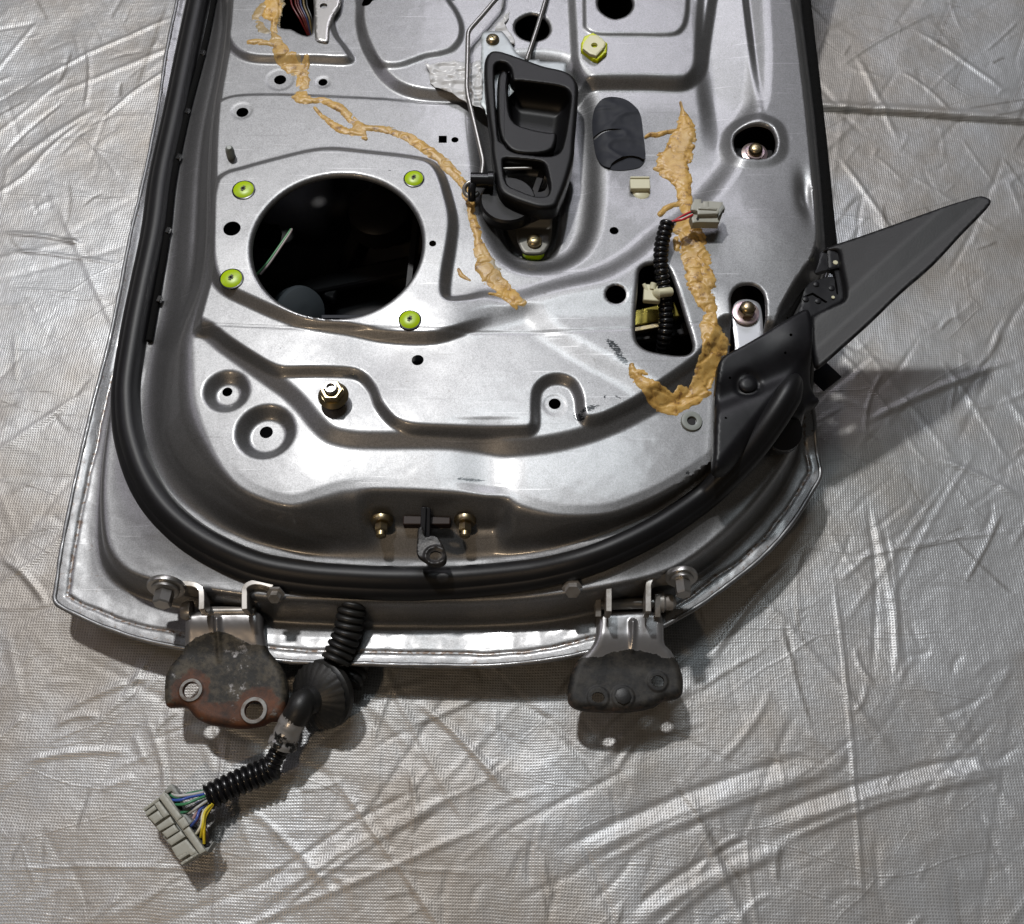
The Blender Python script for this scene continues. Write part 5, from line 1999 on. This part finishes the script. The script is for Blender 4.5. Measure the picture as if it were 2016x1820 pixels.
# ribbed cone boot
v, f = [], []
nn = 72
prof_b = [(.0270, -.014), (.0300, -.010), (.0300, -.005), (.0285, -.0035), (.0278, -.001), (.0285, 0), (.0230, .0045), (.0170, .0080), (.0125, .0100), (.0115, .0150), (.0100, .0190)]
u_ = np.cross(gu, (0, 0, 1))
u_ /= np.linalg.norm(u_)
w2_ = np.cross(gu, u_)
for j, (r_, h_b) in enumerate(prof_b):
    for k in range(nn):
        a = 2*math.pi*k/nn
        rr = r_*(1+(.04 if (k % 3 == 0) else 0)*(1 if 5 <= j <= 7 else 0))
        v.append(tuple(g0+gu*h_b+(u_*math.cos(a)+w2_*math.sin(a))*rr))
for j in range(len(prof_b)-1):
    for k in range(nn):
        a = j*nn+k
        b = j*nn+(k+1) % nn
        f.append([a, b, b+nn, a+nn])
f.append(list(range(nn))[::-1])
f.append([(len(prof_b)-1)*nn+k for k in range(nn)])
pydata('ribbed_boot', v, f, M['boot'], hs2, 40)
apex = g0+gu*.012
nk = [tuple(apex), tuple(apex+gu*.008), D3(*Z8([(1022, 850)])[0], .046), D3(*Z8([(992, 900)])[0], .042)]
tube('boot_neck', resample(smooth(nk, 6, False), .002), .0112, M['boot'], hs2, 22)
tp = [D3(p[0], p[1], z) for p, z in zip(Z8([(995, 893), (970, 940), (942, 1005), (922, 1055)]), (.043, .039, .033, .029))]
tp = resample(smooth(tp, 6, False), .0012)
tube('tape_wrap', tp, [.0108+.0004*((i//4) % 2)+(.0012 if i > len(tp)-7 else 0) for i in range(len(tp))], M['tape'], hs2, 26)
th_ = [D3(p[0], p[1], z) for p, z in zip(Z8([(930, 1040), (905, 1085), (870, 1150), (850, 1200)]), (.028, .025, .022, .020))]
loom('taped_bundle', th_, .0078, .0045, M['gloss_black'], hs2, 16, .12)
lm = [D3(p[0], p[1], z) for p, z in zip(Z8([(880, 1175), (850, 1192), (780, 1222), (700, 1255), (600, 1300), (500, 1350)]), (.019, .018, .017, .017, .018, .019))]
loom('corrugated_sleeve', lm, .0112, .0056, M['gloss_black'], hs2, 24, .20)
# grey plug
zc0 = .030
body = zslab('plug_body', ZC([(410, 325), (505, 210), (560, 235), (830, 665), (960, 850), (1268, 1290), (1160, 1362)]), zc0, .016, M['grey_plastic'], hs2, .0007)
zslab('plug_base', ZC([(180, 660), (430, 360), (1130, 1330), (780, 1450), (600, 1180), (360, 860)]), zc0-.006, .012, M['grey_shadow'], body)
zslab('plug_rail', ZC([(420, 330), (500, 228), (830, 668), (742, 745)]), zc0+.0022, .003, M['grey_plastic'], body)
zslab('plug_rail', ZC([(870, 920), (960, 850), (1262, 1290), (1160, 1355)]), zc0+.0022, .003, M['grey_plastic'], body)
zslab('plug_bridge', ZC([(750, 750), (870, 665), (960, 820), (850, 895)]), zc0+.0030, .003, M['grey_plastic'], body)
for pts in ([(115, 530), (405, 322), (418, 370), (145, 572)], [(330, 440), (415, 385), (600, 630), (500, 690)], [(160, 590), (330, 462), (370, 530), (185, 665)],
            [(220, 680), (400, 560), (490, 690), (340, 800)], [(365, 850), (620, 670), (690, 790), (420, 935)], [(470, 960), (690, 815), (770, 925), (560, 1055)],
            [(555, 1100), (810, 930), (890, 1030), (640, 1195)], [(645, 1240), (910, 1080), (1110, 1320), (1000, 1380), (960, 1340), (740, 1410)], [(745, 1410), (930, 1290), (970, 1345), (790, 1455)],
            [(808, 1510), (1110, 1325), (1140, 1350), (830, 1550)]):
    zslab('plug_tooth', ZC(pts), zc0+.0006, .012, M['grey_plastic'], body, .0005)
zslab('plug_tail', ZC([(510, 205), (610, 90), (660, 80), (790, 270), (740, 300), (640, 200), (560, 240)]), zc0+.001, .012, M['grey_shadow'], body, .0006)
zslab('plug_tail', ZC([(820, 620), (900, 630), (1020, 760), (960, 830), (1180, 1150), (1240, 1250), (1330, 1220), (1400, 1120), (1410, 1130), (1290, 1310), (1265, 1290), (960, 850)]), zc0-.001, .012, M['grey_shadow'], body, .0006)
zslab('plug_tail', ZC([(560, 240), (640, 200), (760, 320), (900, 620), (830, 660)]), zc0-.006, .010, M['dark'], body, .0006)
zslab('plug_tail', ZC([(960, 850), (1010, 760), (1200, 1040), (1330, 1200), (1240, 1250)]), zc0-.006, .010, M['dark'], body, .0006)
W = [((.05, .20, .10), (600, 240), (800, 300), (1000, 240), (1230, 190)), ((.05, .20, .10), (610, 260), (760, 325), (960, 300), (1250, 210)), ((.04, .09, .38), (650, 370), (820, 365), (1000, 310), (1290, 240)),
     ((.05, .22, .10), (720, 450), (900, 440), (1120, 350), (1340, 250)), ((.05, .20, .10), (820, 600), (950, 560), (1080, 450), (1290, 330)), ((.04, .09, .38), (960, 580), (1100, 440), (1220, 390), (1340, 320)),
     ((.45, .45, .42), (960, 610), (1080, 530), (1250, 410), (1360, 320)), ((.05, .09, .34), (1000, 850), (1100, 720), (1160, 560), (1250, 430)), ((.30, .02, .06), (1080, 780), (1150, 660), (1190, 520), (1260, 430)),
     ((.70, .66, .52), (1100, 980), (1190, 820), (1220, 600), (1300, 440)), ((.70, .50, .02), (1240, 1160), (1240, 900), (1260, 680), (1370, 440)), ((.66, .52, .03), (1180, 1040), (1210, 860), (1250, 600), (1350, 430)),
     ((.10, .10, .11), (640, 260), (720, 240), (900, 290), (1220, 220)), ((.03, .02, .02), (1300, 1110), (1300, 960), (1255, 800), (1350, 460)), ((.50, .50, .48), (640, 240), (760, 290), (1000, 270), (1260, 200)),
     ((.02, .02, .02), (860, 560), (1000, 500), (1150, 420), (1300, 340)), ((.45, .30, .30), (1040, 700), (1130, 560), (1200, 450), (1320, 360))]
for i, (cw, a, b, c_, d_) in enumerate(W):
    zo = (i % 4)*.0013
    pts = [D3(*ZC([a])[0], zc0-.004), D3(*ZC([b])[0], zc0-.002+zo), D3(*ZC([c_])[0], zc0-.004+zo), D3(*ZC([(d_[0]+30, d_[1]+10)])[0], .021+zo)]
    tube('wire', smooth(pts, 6, False), .00125, mat('wire_colour', cw, 0, .32), hs2, 8)
